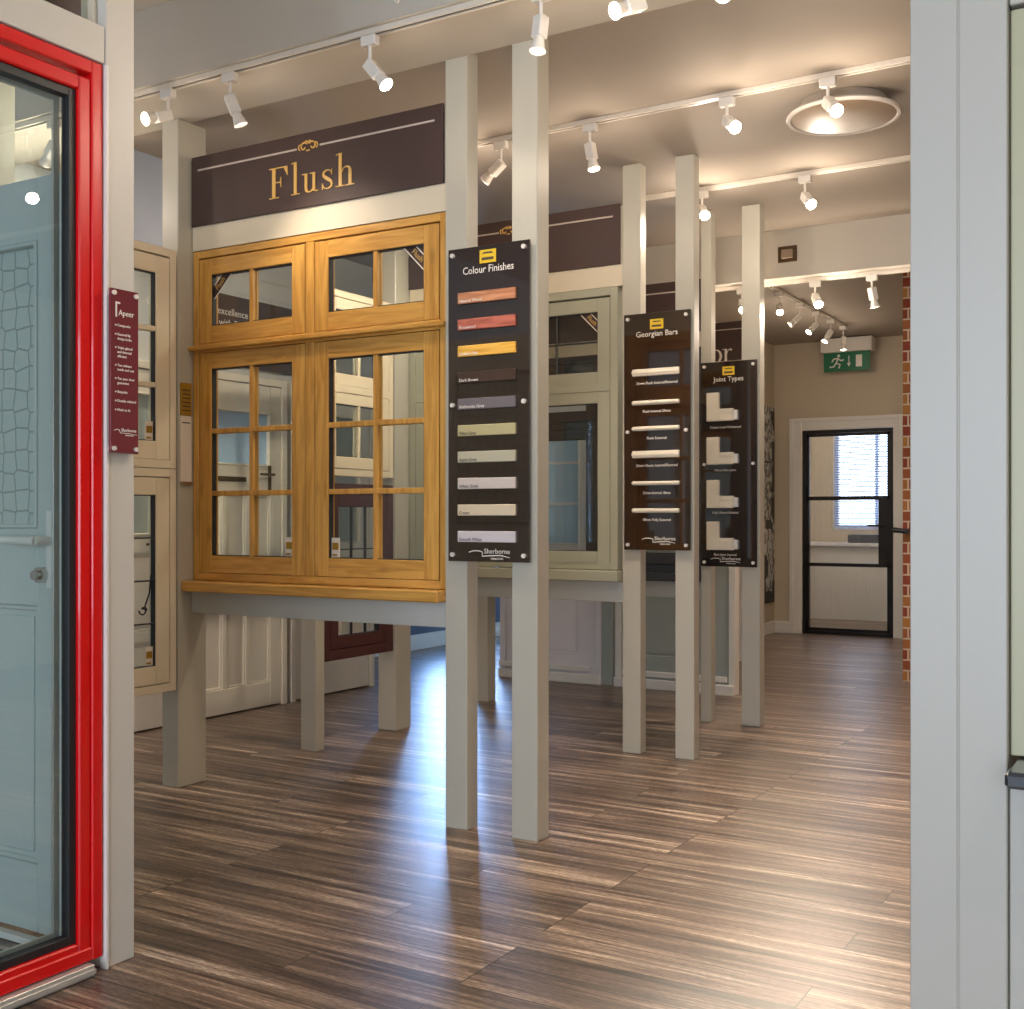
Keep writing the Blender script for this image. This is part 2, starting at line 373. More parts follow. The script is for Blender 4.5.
# front of the shop: large glazed opening behind the viewpoint
struct('wall_front', MB().box(-5.15, -2.9, -4.2, -4.05, 0, 3.285).box(2.7, 3.05, -4.2, -4.05, 0, 3.285).box(-2.9, 2.7, -4.2, -4.05, 0, .25).box(-2.9, 2.7, -4.2, -4.05, 2.9, 3.285), 'wall')
w = thing('window_1', 'shopfront window', 'window', (-.1, -4.1, .25), struct=True)
mb = MB(); ring(mb, TY(-4.15), -2.9, 2.7, .25, 2.9, .07, 0, .08)
for u in (-1.05, .8): tbox(mb, TY(-4.15), u, u + .06, 0, .08, .32, 2.83)
obj('window_frame', mb, 'char', w)
w = thing('window_2', 'corridor window', 'window', (-6.2, 9.47, .45), struct=True)
mb = MB(); ring(mb, TX(-6.18), 8.75, 10.2, .45, 2.5, .06, 0, .07); tbox(mb, TX(-6.18), 9.44, 9.5, 0, .07, .51, 2.44)
obj('window_frame', mb, 'skirt', w)
# partition with the red framed glass door at the near left
X0 = -2.51
struct('wall_partition', MB().box(X0 - .10, X0, 2.102, 2.2, 0, 3.285, .003).box(X0 - .10, X0, -.25, 2.10, 2.405, 2.503, .002).box(X0 - .10, X0, 1.0, 1.06, 2.503, 3.285), 'pillar')
struct('trim_partition', MB().box(X0 - .02, X0 + .006, 2.101, 2.108, 0, 2.4), 'skirt')
t = thing('glazed_door', 'red framed full height glass door at the near left edge', 'door', (X0 - .04, 1.6, 0))
mb = MB(); ring(mb, TX(X0 - .004), .95, 2.098, .035, 2.402, .035, 0, .07, .003)
obj('frame', mb, 'red', t)
mb = MB(); ring(mb, TX(X0 - .010), .987, 2.063, .039, 2.354, .037, 0, .06, .004, .050)
s = obj('sash', mb, 'red', t)
mb = MB(); ring(mb, TX(X0 - .022), 1.024, 2.0255, .089, 2.3165, .022, 0, .03, .001)
obj('gasket', mb, 'gasket', s)
mb = MB(); ring(mb, TX(X0 - .06), 1.050, 2.005, .10, 2.305, .02, 0, .008, .001); obj('spacer_bar', mb, 'alu', s)
mb = MB(); tbox(mb, TX(X0 - .034), 1.04, 2.008, 0, .004, .093, 2.312); obj('pane', mb, 'glass_door', s)
mb = MB(); tbox(mb, TX(X0 + .016), .95, 2.055, 0, .09, 0.001, .032, .002); tbox(mb, TX(X0 + .022), .95, 2.055, 0, .006, .008, .022, .001)
obj('threshold', mb, 'alu', t, 'pale aluminium threshold strip')
# transom light over it
w = thing('window_3', 'transom light over the red door', 'window', (X0 - .05, 1.58, 2.503), struct=True)
mb = MB(); ring(mb, TX(X0 - .03), 1.06, 2.10, 2.503, 3.28, .012, 0, .05); obj('window_frame', mb, 'head', w)
mb = MB(); tbox(mb, TX(X0 - .05), 1.07, 2.09, 0, .005, 2.515, 3.27); obj('pane', mb, 'glass', w)
t = obj('sample_rail', MB().box(-2.80, -2.70, 1.4, 2.28, 2.56, 3.27, .01), 'maroon'); tag(t, 'maroon panel seen through the light over the red door', 'panel')

# ------------------------------------------------------------------ posts
def post(x0, x1, y0, y1, z1, label, group='painted timber posts of the display bays', name='timber_post'):
    mb = MB(); mb.box(x0, x1, y0, y1, 0, z1, .003)
    return tag(obj(name, mb, 'post'), label, 'post', group)
post(-4.01, -3.91, 3.67, 3.84, 2.969, 'left post of the golden oak window display, with the yellow notice on it')
post(-2.53, -2.43, 3.74, 3.82, 2.999, 'post at the right end of the golden oak window, left of the colour board pair')
post(-2.23, -2.12, 3.74, 3.83, 2.999, 'nearest and tallest looking post, right one of the colour board pair')
post(-2.56, -2.46, 5.40, 5.47, 2.999, 'left post behind the Georgian Bars board')
post(-2.27, -2.17, 5.40, 5.47, 2.999, 'right post behind the Georgian Bars board')
post(-2.55, -2.485, 6.45, 6.52, 2.999, 'slim post at the left edge of the Joint Types board')
post(-2.30, -2.19, 6.45, 6.53, 2.999, 'right post behind the Joint Types board')
post(-4.01, -3.91, 4.60, 4.67, 2.999, 'short looking post seen under the oak window, left of the maroon frame')
post(-4.03, -3.91, 5.28, 5.43, 2.999, 'post seen under the oak window, right of the maroon frame')
post(-4.10, -4.01, 6.42, 6.52, 2.999, 'far slim post showing between the two posts of the colour board')
post(-4.01, -3.91, 2.75, 2.85, 3.284, 'post at the near end of the cream window display, behind the red door')

# ------------------------------------------------------------------ joinery builders
def casement(root, T, c, m, bm_, sw=.07, gl='glass', bars=True, lead=False, mz=None, barw=.022):
    u0, u1, z0, z1, nx, nz = c
    mb = MB()
    tbox(mb, T, u0, u0 + sw, 0, .045, z0, z1, .002); tbox(mb, T, u1 - sw, u1, 0, .045, z0, z1, .002)
    s = obj('sash', mb, m, root)
    mb = MB(); tbox(mb, T, u0 + sw, u1 - sw, 0, .045, z0, z0 + sw * 1.05, .002); tbox(mb, T, u0 + sw, u1 - sw, 0, .045, z1 - sw, z1, .002)
    obj('sash_rail', mb, mz or m, s)
    a, b, c0, c1 = u0 + sw, u1 - sw, z0 + sw * 1.05, z1 - sw
    mb = MB(); ring(mb, T, a, b, c0, c1, .004, .006, .03, 0); obj('gasket', mb, 'gasket', s)
    mb = MB(); tbox(mb, T, a + .001, b - .001, .022, .026, c0 + .001, c1 - .001); obj('pane', mb, gl, s)
    if nx > 1 or nz > 1:
        mb = MB(); w = .006 if lead else barw
        for i in range(1, nx):
            u = a + (b - a) * i / nx; tbox(mb, T, u - w / 2, u + w / 2, .004, .022, c0, c1, .002)
            if not lead: tbox(mb, T, u - w / 2, u + w / 2, .026, .042, c0, c1, .002)
        for i in range(1, nz):
            z = c0 + (c1 - c0) * i / nz; tbox(mb, T, a, b, .003, .022, z - w / 2, z + w / 2, .002)
            if not lead: tbox(mb, T, a, b, .026, .043, z - w / 2, z + w / 2, .002)
        obj('glazing_bar', mb, 'gasket' if lead else bm_, s)
    return s, (a, b, c0, c1)
def win_frame(root, T, u0, u1, z0, z1, cases, m, mx_, fw=.045, mull=(), tran=(), dep=.07):
    mb = MB(); tbox(mb, T, u0, u0 + fw, 0, dep, z0, z1, .002); tbox(mb, T, u1 - fw, u1, 0, dep, z0, z1, .002)
    for u in mull: tbox(mb, T, u - .024, u + .024, 0, dep, z0 + fw, z1 - fw, .002)
    f = obj('frame', mb, m, root)
    mb = MB(); tbox(mb, T, u0 + fw, u1 - fw, 0, dep, z0, z0 + fw, .002); tbox(mb, T, u0 + fw, u1 - fw, 0, dep, z1 - fw, z1, .002)
    for z in tran: tbox(mb, T, u0 + fw, u1 - fw, -.004, dep, z - .02, z + .02, .002)
    obj('frame_rail', mb, mx_, root)
    mb = MB()
    for c in cases: ring(mb, T, c[0] - .012, c[1] + .012, c[2] - .012, c[3] + .012, .029, .047, dep - .002, 0)
    obj('rebate', mb, m, f)
def ribbon(parent, T, u, z, sgn):   # small brown corner ribbon with the word Flush in gold
    L = .105
    mb = MB(); mb.poly([(u, z - .055), (u, z - L), (u + sgn * L, z), (u + sgn * .055, z)][::1 if sgn > 0 else -1], T, .018, .0205)
    r = obj('corner_ribbon', mb, 'sign', parent, 'small brown corner ribbon')
    mb = MB()
    for a in (.05, .11): mb.stroke([(u, z - a, .004), (u + sgn * a, z, .004)], T, .0165, .018)
    obj('ribbon_edge', mb, 'lettw', r)
    cu = bpy.data.curves.new('txt', 'FONT'); cu.body = 'Flush'; cu.size = .032; cu.align_x = 'CENTER'; cu.align_y = 'CENTER'; cu.extrude = .0004
    t = bpy.data.objects.new('txt', cu); COL.objects.link(t)
    me = bpy.data.meshes.new_from_object(t.evaluated_get(bpy.context.evaluated_depsgraph_get())); bpy.data.objects.remove(t); bpy.data.curves.remove(cu)
    for v in me.vertices:
        x, y, q = v.co; k = math.sqrt(.5)
        v.co = Vector(T(u + sgn * .040 + (x - sgn * y * 1) * k, .017 - q, z - .040 + (sgn * x + y) * k)) - ORG[r]
    me.materials.clear(); me.materials.append(M['gold'])
    o = bpy.data.objects.new('ribbon_text', me); COL.objects.link(o); o.parent = r
def sticker(parent, T, u, z, m='paper'):
    mb = MB(); tbox(mb, T, u, u + .042, .017, .0205, z, z + .085); s = obj('product_card', mb, 'paper', parent, 'small white product card in the corner of the pane')
    mb = MB(); tbox(mb, T, u + .005, u + .037, .0155, .017, z + .035, z + .065); tbox(mb, T, u + .005, u + .03, .0155, .017, z + .01, z + .018)
    obj('card_print', mb, 'brass', s)
    return s

# ------------------------------------------------------------------ display 1: golden oak
T = TY(3.755)
t = thing('display_window', 'large golden oak flush window with Georgian bars under the Flush sign', 'window', (-3.22, 3.8, .92))
U0, U1 = -3.905, -2.532
cs = [(-3.866, -3.252, .955, 1.932, 2, 3), (-3.198, -2.571, .955, 1.932, 2, 3), (-3.866, -3.252, 1.976, 2.351, 2, 1), (-3.198, -2.571, 1.976, 2.351, 2, 1)]
win_frame(t, T, U0, U1, .92, 2.39, cs, 'oakz', 'oakx', mull=(-3.225,), tran=(1.954,), fw=.033)
rects = []
for i, c in enumerate(cs):
    s, r = casement(t, T, c, 'oakz', 'oakz', gl='glass', mz='oakx', sw=.072); rects.append((s, r))
ribbon(rects[2][0], T, rects[2][1][0], rects[2][1][3], 1); ribbon(rects[3][0], T, rects[3][1][1], rects[3][1][3], -1)
sticker(rects[0][0], T, rects[0][1][1] - .05, rects[0][1][2]); sticker(rects[1][0], T, rects[1][1][0] + .005, rects[1][1][2])
mb = MB(); tbox(mb, T, U0 - .004, U1 , -.03, -.005, 1.944, 1.964, .004); obj('drip_bar', mb, 'oakx', t)
mb = MB(); tbox(mb, T, U0 - .003, U1 + .0, -.07, .07, .872, .918, .005); obj('sill', mb, 'oakx', t)
tag(obj('support_rail', MB().box(-3.908, -2.532, 3.75, 3.84, .772, .870, .002), 'postd'), 'grey painted rail under the golden oak window sill', 'rail')
def fascia(Y, u0, u1, z0, z1, lab, hz0, grp='cream fascia rails over the windows'):
    tag(obj('fascia_rail', MB().box(u0, u1, Y + .006, Y + .07, hz0, z0 + .001, .001).box(u0, u1, Y + .012, Y + .03, z0 + .001, z1 - .01), 'head'), lab, 'rail', grp)
fascia(3.745, -3.905, -2.532, 2.5, 2.81, 'cream rail between the oak window and the Flush sign', 2.392)

def ornament(mb, T, u, z, s, n0, n1):
    for sg in (-1, 1):
        pts = []
        for i in range(22):
            a = i / 21 * 1.6 * math.pi * 1.1; r = s * (.52 - .33 * i / 21)
            pts.append((u + sg * (s * .62 - r * math.cos(a + .5)), z + r * math.sin(a + .5), s * .16))
        mb.stroke(pts, T, n0, n1)
        mb.stroke([(u + sg * s * (1.15 + .2 * math.cos(b)), z + s * .3 * math.sin(b), s * .13) for b in [k * math.pi / 5 - 1.8 for k in range(8)]], T, n0, n1)
        mb.stroke([(u, z + s * .35, s * .12), (u + sg * s * .2, z + s * .62, s * .14), (u + sg * s * .45, z + s * .55, s * .08)], T, n0, n1)
    mb.stroke([(u - s * .25, z - s * .45, s * .14), (u + s * .25, z - s * .45, s * .14)], T, n0, n1)
# serif letters drawn by hand, cap height 1
def R_(a, b, c, d): return ('r', [(a, c), (b, c), (b, d), (a, d)])
def bez(P, n=10):
    out = []
    for i in range(len(P) - 1):
        for k in range(n):
            t_ = k / n; p0 = P[max(0, i - 1)]; p1 = P[i]; p2 = P[i + 1]; p3 = P[min(len(P) - 1, i + 2)]
            out.append(tuple(.5 * (2 * b + (c - a) * t_ + (2 * a - 5 * b + 4 * c - d) * t_ ** 2 + (-a + 3 * b - 3 * c + d) * t_ ** 3) for a, b, c, d in zip(p0, p1, p2, p3)))
    out.append(P[-1]); return out
G = {
 'F': (.86, [R_(.13, .27, .03, .97), R_(0, .42, 0, .035), R_(0, .78, .965, 1), ('r', [(.62, .965), (.78, .965), (.80, .70), (.775, .70)]), R_(.27, .5, .5, .53), ('r', [(.46, .52), (.50, .68), (.515, .68), (.515, .34), (.50, .34)])]),
 'l': (.42, [R_(.13, .25, .03, 1.06), R_(.02, .37, 0, .035), ('r', [(.02, 1.0), (.13, 1.03), (.25, 1.06), (.13, 1.06), (.02, 1.03)])]),
 'u': (.74, [R_(.13, .24, .18, .62), R_(.02, .14, .59, .62), R_(.46, .57, .03, .62), R_(.35, .47, .59, .62), R_(.56, .70, 0, .035), ('s', bez([(.185, .20, .11), (.21, .07, .09), (.31, .015, .04), (.42, .05, .03), (.49, .16, .03)]))]),
 's': (.56, [('s', bez([(.44, .46, .025), (.40, .56, .03), (.27, .605, .035), (.14, .55, .06), (.12, .44, .09), (.27, .33, .11), (.43, .22, .09), (.43, .08, .06), (.28, .015, .035), (.13, .06, .03), (.07, .19, .025)])), R_(.435, .46, .43, .62), R_(.055, .08, 0, .20)]),
 'h': (.80, [R_(.13, .25, .03, 1.06), R_(.01, .37, 0, .035), ('r', [(.02, 1.0), (.13, 1.03), (.25, 1.06), (.13, 1.06), (.02, 1.03)]), R_(.52, .64, .03, .45), R_(.41, .76, 0, .035), ('s', bez([(.24, .42, .03), (.32, .56, .03), (.44, .60, .045), (.55, .55, .09), (.58, .43, .12)]))]),
 'o': (.68, [('s', [(.33 + .235 * math.sin(a), .31 + .285 * math.cos(a), .035 + .08 * abs(math.sin(a))) for a in [k * 2 * math.pi / 28 for k in range(29)]])]),
 'r': (.52, [R_(.12, .23, .03, .62), R_(.01, .36, 0, .035), R_(.01, .13, .59, .62), ('s', bez([(.22, .40, .03), (.29, .55, .03), (.38, .60, .05), (.45, .54, .09)]))]),
 'D': (1.0, [R_(.13, .27, 0, 1), R_(0, .2, 0, .035), R_(0, .2, .965, 1), ('s', bez([(.2, .98, .035), (.5, .97, .04), (.78, .78, .12), (.84, .5, .15), (.78, .22, .12), (.5, .03, .04), (.2, .02, .035)]))]),
}
def serif(mb, word, size, T, u, z, n0, n1, k=1.0):
    for ch in word:
        adv, ps = G[ch]
        for kind, pts in ps:
            if kind == 'r': mb.poly([(u + a * size, z + b * size) for a, b in pts], T, n0, n1)
            else: mb.stroke([(u + a * size, z + b * size, w_ * size) for a, b, w_ in pts], T, n0, n1)
        u += adv * size * k
    return u
def sign(Y, u0, u1, z0, z1, label, word=None, size=.118, wu=None, wz=.062, k=1.17, orn=True, mm='gold', name='hanging_sign'):
    T = TY(Y)
    t = thing(name, label, 'sign', ((u0 + u1) / 2, Y, z0), 'brown signs over the display bays')
    mb = MB(); tbox(mb, T, u0, u1, -.004, .005, z0, z1, .001); obj('panel', mb, 'sign', t)
    mb = MB(); c = (u0 + u1) / 2; zl = z1 - .062; d = .062 if orn else 0
    if orn: tbox(mb, T, u0 + .04, c - d, -.006, -.004, zl - .004, zl + .004); tbox(mb, T, c + d, u1 - .04, -.006, -.004, zl - .004, zl + .004)
    else: tbox(mb, T, u0 + .04, u1 - .02, -.006, -.004, zl - .004, zl + .004)
    obj('rule', mb, 'line', t)
    if orn: mb = MB(); ornament(mb, T, c, zl + .004, .038, -.0075, -.004); obj('ornament', mb, 'gold', t)
    for ch in word or '':
        mb = MB(); wu = serif(mb, ch, size, T, wu, z0 + wz, -.0075, -.004, k); obj('letter', mb, mm, t)
sign(3.745, -3.90, -2.54, 2.5, 2.81, 'brown sign with gold Flush lettering over the oak window', 'Flush', .130, -3.435, wz=.058, k=1.08)

# notices on the left post
t = thing('notice', 'yellow and white notice on the side of the left oak display post', 'notice', (-3.905, 3.72, 1.33))
obj('brass_header', MB().box(-3.909, -3.9045, 3.682, 3.746, 1.655, 1.80), 'brass', t, 'mottled yellow header plate')
obj('sheet', MB().box(-3.909, -3.9055, 3.68, 3.746, 1.36, 1.653), 'paper', t)
obj('sheet_holder', MB().box(-3.909, -3.898, 3.682, 3.745, 1.345, 1.36), 'chrome', t)
mb = MB()
for k in range(6): mb.box(-3.9045, -3.9038, 3.69, 3.738, 1.675 + k * .018, 1.68 + k * .018)
obj('print_lines', mb, 'lettd', t)
mb = MB()
for z in (1.62,): mb.box(-3.9056, -3.9048, 3.69, 3.738, z, z + .005)
obj('sheet_print', mb, 'lettd', t)

# ------------------------------------------------------------------ display row along x: cream window left of the oak one
T = TX(-3.90)
t = thing('display_window', 'cream upper window with glazing bars beside the burgundy plaque', 'window', (-3.93, 3.25, 1.415))
cs = [(2.90, 3.612, 1.452, 2.335, 2, 3)]
win_frame(t, T, 2.86, 3.652, 1.415, 2.378, cs, 'cream', 'cream', fw=.036)
s, r = casement(t, T, cs[0], 'cream', 'cream', sw=.075)
sticker(s, T, r[1] - .045, r[2])
t = thing('display_window', 'cream lower window with leaded bars and a curled stay', 'window', (-3.93, 3.25, .438))
cs = [(2.90, 3.612, .478, 1.372, 2, 4)]
win_frame(t, T, 2.86, 3.652, .438, 1.412, cs, 'cream', 'cream', fw=.036)
s, r = casement(t, T, cs[0], 'cream', 'cream', sw=.075, lead=True)
sticker(s, T, r[1] - .045, r[2])
mb = MB(); pts = []
for i in range(14):
    a = i / 13 * 1.7 * math.pi; q = .022 * (1 - .55 * i / 13); pts.append((-3.93, 3.49 - q * math.cos(a) + .0, .80 - q * math.sin(a)))
mb.tube([(-3.93, 3.535, .95), (-3.93, 3.525, .87), (-3.93, 3.50, .815)] + [], .0035); mb.tube([(-3.93, 3.50, .815)] + pts[::-1] if False else [(-3.93, 3.50, .815), (-3.93, 3.512, .80)] + pts[7:][::-1] + pts[:0], .0035); mb.tube(pts, .0035)
obj('curled_stay', mb, 'black', t, 'black curled iron stay')

# between the posts behind the oak window
t = thing('display_window', 'cream window seen through the right casement of the oak window', 'window', (-3.95, 4.97, 1.42))
T = TX(-3.92); cs = [(4.715, 5.235, 1.46, 1.86, 2, 1), (4.715, 5.235, 1.90, 2.36, 2, 1)]
win_frame(t, T, 4.675, 5.275, 1.42, 2.40, cs, 'cream', 'cream', tran=(1.88,), fw=.036)
for c in cs: casement(t, T, c, 'cream', 'cream', sw=.06)
t = thing('display_window', 'maroon leaded window whose bottom shows under the oak window', 'window', (-3.95, 4.97, .45))
cs = [(4.735, 5.215, .509, 1.32, 3, 3)]
win_frame(t, T, 4.675, 5.275, .45, 1.38, cs, 'maroon', 'maroon', fw=.055)
casement(t, T, cs[0], 'maroon', 'maroon', sw=.06, lead=True)
t = thing('display_window', 'sage window unit at the back of the far left row', 'window', (-3.95, 5.9, .95))
cs = [(5.50, 6.35, .99, 1.84, 2, 1), (5.50, 6.35, 1.90, 2.36, 2, 1)]
T = TX(-3.93)
win_frame(t, T, 5.44, 6.415, .95, 2.40, cs, 'sage', 'sage', tran=(1.87,), fw=.05)
for c in cs: casement(t, T, c, 'sage', 'sage', sw=.065)

# ------------------------------------------------------------------ display 2: sage window
T = TY(5.405)
t = thing('display_window', 'sage green window with a small upper light, left of the Georgian Bars board', 'window', (-3.25, 5.44, .93))
cs = [(-2.79 - .48, -2.635, .95, 1.862, 1, 1), (-2.79 - .48, -2.635, 1.882, 2.336, 2, 2), (-3.86, -3.30, .95, 1.862, 1, 1), (-3.86, -3.30, 1.882, 2.336, 2, 2)]
win_frame(t, T, -3.905, -2.59, .93, 2.388, cs, 'sage', 'sage', mull=(-3.285,), tran=(1.872,), fw=.042)
for i, c in enumerate(cs):
    s, r = casement(t, T, c, 'sage', 'sage', sw=.07, lead=True)
    if i == 1: ribbon(s, T, r[1], r[3], -1)
mb = MB(); tbox(mb, T, -3.905, -2.565, -.055, .05, .872, .927, .004); obj('sill', mb, 'sage', t)
tag(obj('support_rail', MB().box(-3.908, -2.562, 5.41, 5.48, .765, .870, .002), 'postd'), 'grey rail under the sage window sill', 'rail')
fascia(5.405, -3.905, -2.562, 2.5, 2.81, 'cream rail between the sage window and its brown sign', 2.39)
sign(5.405, -3.905, -2.575, 2.5, 2.81, 'brown sign with gold ornament over the sage window')
# display 3: charcoal window, set a little lower
T = TY(6.475)
t = thing('display_window', 'charcoal window mostly hidden behind the Georgian Bars board', 'window', (-3.25, 6.5, .87))
cs = [(-3.21, -2.60, .92, 1.75, 1, 1), (-3.92, -3.26, .92, 1.75, 1, 1), (-3.21, -2.60, 1.80, 2.16, 1, 1), (-3.92, -3.26, 1.80, 2.16, 1, 1)]
win_frame(t, T, -3.97, -2.555, .87, 2.21, cs, 'char', 'char', mull=(-3.235,), tran=(1.775,), fw=.045)
for c in cs: casement(t, T, c, 'char', 'char', sw=.06)
mb = MB(); tbox(mb, T, -3.97, -2.555, -.05, .05, .82, .868, .004); obj('sill', mb, 'char', t)
tag(obj('support_rail', MB().box(-3.975, -2.552, 6.48, 6.55, .72, .818, .002), 'postd'), 'grey rail under the charcoal window sill', 'rail')
fascia(6.47, -3.97, -2.552, 2.30, 2.61, 'cream rail between the charcoal window and its brown sign', 2.212)
sign(6.47, -3.97, -2.56, 2.30, 2.61, 'brown sign with a pale rule over the charcoal window')

# far bay: door display whose sign ends in "or"
sign(9.2, -3.86, -3.22, 2.50, 2.82, 'farthest brown sign, with large white letters ending in or', 'Door', .185, ax(732.5, 9.2) - .49, zy(723, 363, 9.2) - 2.50, .92, orn=False, mm='lettw', name='hanging_sign')

# ------------------------------------------------------------------ panelled doors
def panel_door(T, u0, u1, z1, m, rows, label, name='panelled_door', st=.10, group=None, frame=None, handle=None, cat='door', gl='glass', z0=.01):
    c = T((u0 + u1) / 2, .02, 0)
    t = thing(name, label, cat, (c[0], c[1], 0), group)
    if frame:
        mb = MB(); tbox(mb, T, u0 - .05, u0 - .003, -.01, .07, 0, z1 + .05, .003); tbox(mb, T, u1 + .003, u1 + .05, -.01, .07, 0, z1 + .05, .003)
        tbox(mb, T, u0 - .003, u1 + .003, -.01, .07, z1 + .004, z1 + .05, .003); obj('frame', mb, frame, t)
    mb = MB(); tbox(mb, T, u0, u0 + st, 0, .045, z0, z1, .003); tbox(mb, T, u1 - st, u1, 0, .045, z0, z1, .003)
    prev = z0
    for (a, b, kind, nc) in rows:
        tbox(mb, T, u0 + st, u1 - st, 0, .045, prev, a, .003); prev = b
    tbox(mb, T, u0 + st, u1 - st, 0, .045, prev, z1, .003)
    for (a, b, kind, nc) in rows:
        w_ = (u1 - u0 - 2 * st)
        if kind == 'p':
            tbox(mb, T, u0 + st, u1 - st, .016, .035, a, b)
            for i in range(1, nc):
                x = u0 + st + w_ * i / nc; tbox(mb, T, x - .018, x + .018, 0, .02, a, b, .003)
            for i in range(nc):
                x0 = u0 + st + w_ * i / nc + (.018 if i else 0); x1 = u0 + st + w_ * (i + 1) / nc - (.018 if i < nc - 1 else 0)
                ring(mb, T, x0, x1, a, b, .014, .006, .018, .004)
                if nc < 3: tbox(mb, T, x0 + .03, x1 - .03, .008, .018, a + .03, b - .03, .006)
        else: ring(mb, T, u0 + st, u1 - st, a, b, .012, -.006, .05, .003)
    leaf = obj('leaf', mb, m, t)
    for (a, b, kind, nc) in rows:
        if kind != 'p':
            mb = MB(); tbox(mb, T, u0 + st, u1 - st, .02, .026, a, b); obj('pane', mb, kind, leaf)
            if nc > 1:
                mb = MB()
                for i in range(1, nc): z = a + (b - a) * i / nc; tbox(mb, T, u0 + st, u1 - st, .008, .038, z - .009, z + .009, .002)
                obj('glazing_bar', mb, m, leaf)
    if handle:
        hu, hz, sg, hm = handle
        mb = MB(); tbox(mb, T, hu - .014, hu + .014, -.008, 0, hz - .1, hz + .06, .003); mb.cyl(T(hu, -.008, hz), T(hu, -.045, hz), .009); mb.cyl(T(hu, -.042, hz), T(hu + sg * .12, -.042, hz), .009, .007)
        obj('handle', mb, hm, leaf)
    return t, leaf
TW = TX(-5.10)
G1 = 'white panelled doors along the left wall'
panel_door(TW, 3.92, 4.72, 2.03, 'creamd', [(.22, .5, 'p', 1), (.56, 1.0, 'p', 2), (1.1, 1.9, 'glass', 1)], 'off white door low behind the cream leaded window', group=G1, frame='creamd', handle=(4.64, 1.05, -1, 'antique'))
_, lf = panel_door(TW, 4.86, 5.66, 2.03, 'creamd', [(.16, .62, 'p', 3), (.70, 1.34, 'p', 3), (1.52, 1.86, 'frost', 1)], 'off white door with planked lower panels seen under and through the oak window', group=G1, frame='creamd', handle=(5.55, 1.47, -1, 'antique'))
mb = MB(); tbox(mb, TW, 5.10, 5.34, -.008, 0, 1.42, 1.45, .003); obj('letter_plate', mb, 'antique', lf)
panel_door(TW, 5.80, 6.58, 2.03, 'creamd', [(.24, .86, 'p', 3), (1.02, 1.9, 'glass', 1)], 'off white door farthest along the left wall, behind the maroon frame', group=G1, frame='creamd', handle=(5.9, 1.05, 1, 'antique'))
t = thing('wall_banner', 'dark brown banner with white words seen through the upper oak light', 'banner', (-5.13, 5.0, 2.12))
mb = MB(); tbox(mb, TX(-5.125), 4.72, 5.9, 0, .01, 2.13, 2.56); obj('panel', mb, 'sign', t)
text('banner_text', 'Finished excellence', .062, TX(-5.125), 4.90, -.004, 2.435, 'lettw', t, align='LEFT')
text('banner_text', 'standard with Flush', .062, TX(-5.125), 4.90, -.004, 2.365, 'lettw', t, align='LEFT')
# doors across the back, y = 7.5
TB = TY(7.5)
G2 = 'display doors across the back of the bays'
panel_door(TB, -4.52, -3.77, 2.05, 'mauve', [(.20, .82, 'p', 1), (1.0, 1.9, 'frost', 3)], 'white door with raised lower panel behind the tall posts', group=G2, frame='mauve', st=.13)
tag(obj('door_post', MB().box(-3.715, -3.63, 7.49, 7.58, 0, 2.25, .003), 'greeng'), 'grey green upright between the two back doors', 'post')
panel_door(TB, -3.56, -2.765, 2.05, 'greeng', [(.22, .95, 'p', 1), (1.08, 1.92, 'frost', 2)], 'grey green panelled door with white frame, right of the white one', group=G2, frame='skirt', st=.12)
mb = MB()
mb.box(-4.57, -3.72, 7.462, 7.488, 0, .07, .006).box(-4.57, -3.80, 7.47, 7.488, .085, .125, .006); tag(obj('plinth', mb, 'skirt'), 'white stepped plinth at the foot of the white back door', 'plinth')
mb = MB(); mb.box(-3.61, -2.715, 7.462, 7.488, 0, .07, .006).box(-3.55, -2.77, 7.47, 7.488, .085, .125, .006); tag(obj('plinth', mb, 'skirt'), 'white stepped plinth at the foot of the grey green door', 'plinth')
tag(obj('door_header', MB().box(-4.6, -3.72, 7.49, 7.6, 2.11, 2.25, .003).box(-3.625, -2.712, 7.49, 7.6, 2.11, 2.25, .003), 'head'), 'cream rail across the tops of the two back doors', 'rail')
panel_door(TY(9.25), -3.80, -3.28, 2.1, 'mauve', [(.3, .95, 'p', 1), (1.05, 1.95, 'frost', 2)], 'pale door under the farthest brown sign', frame='mauve')

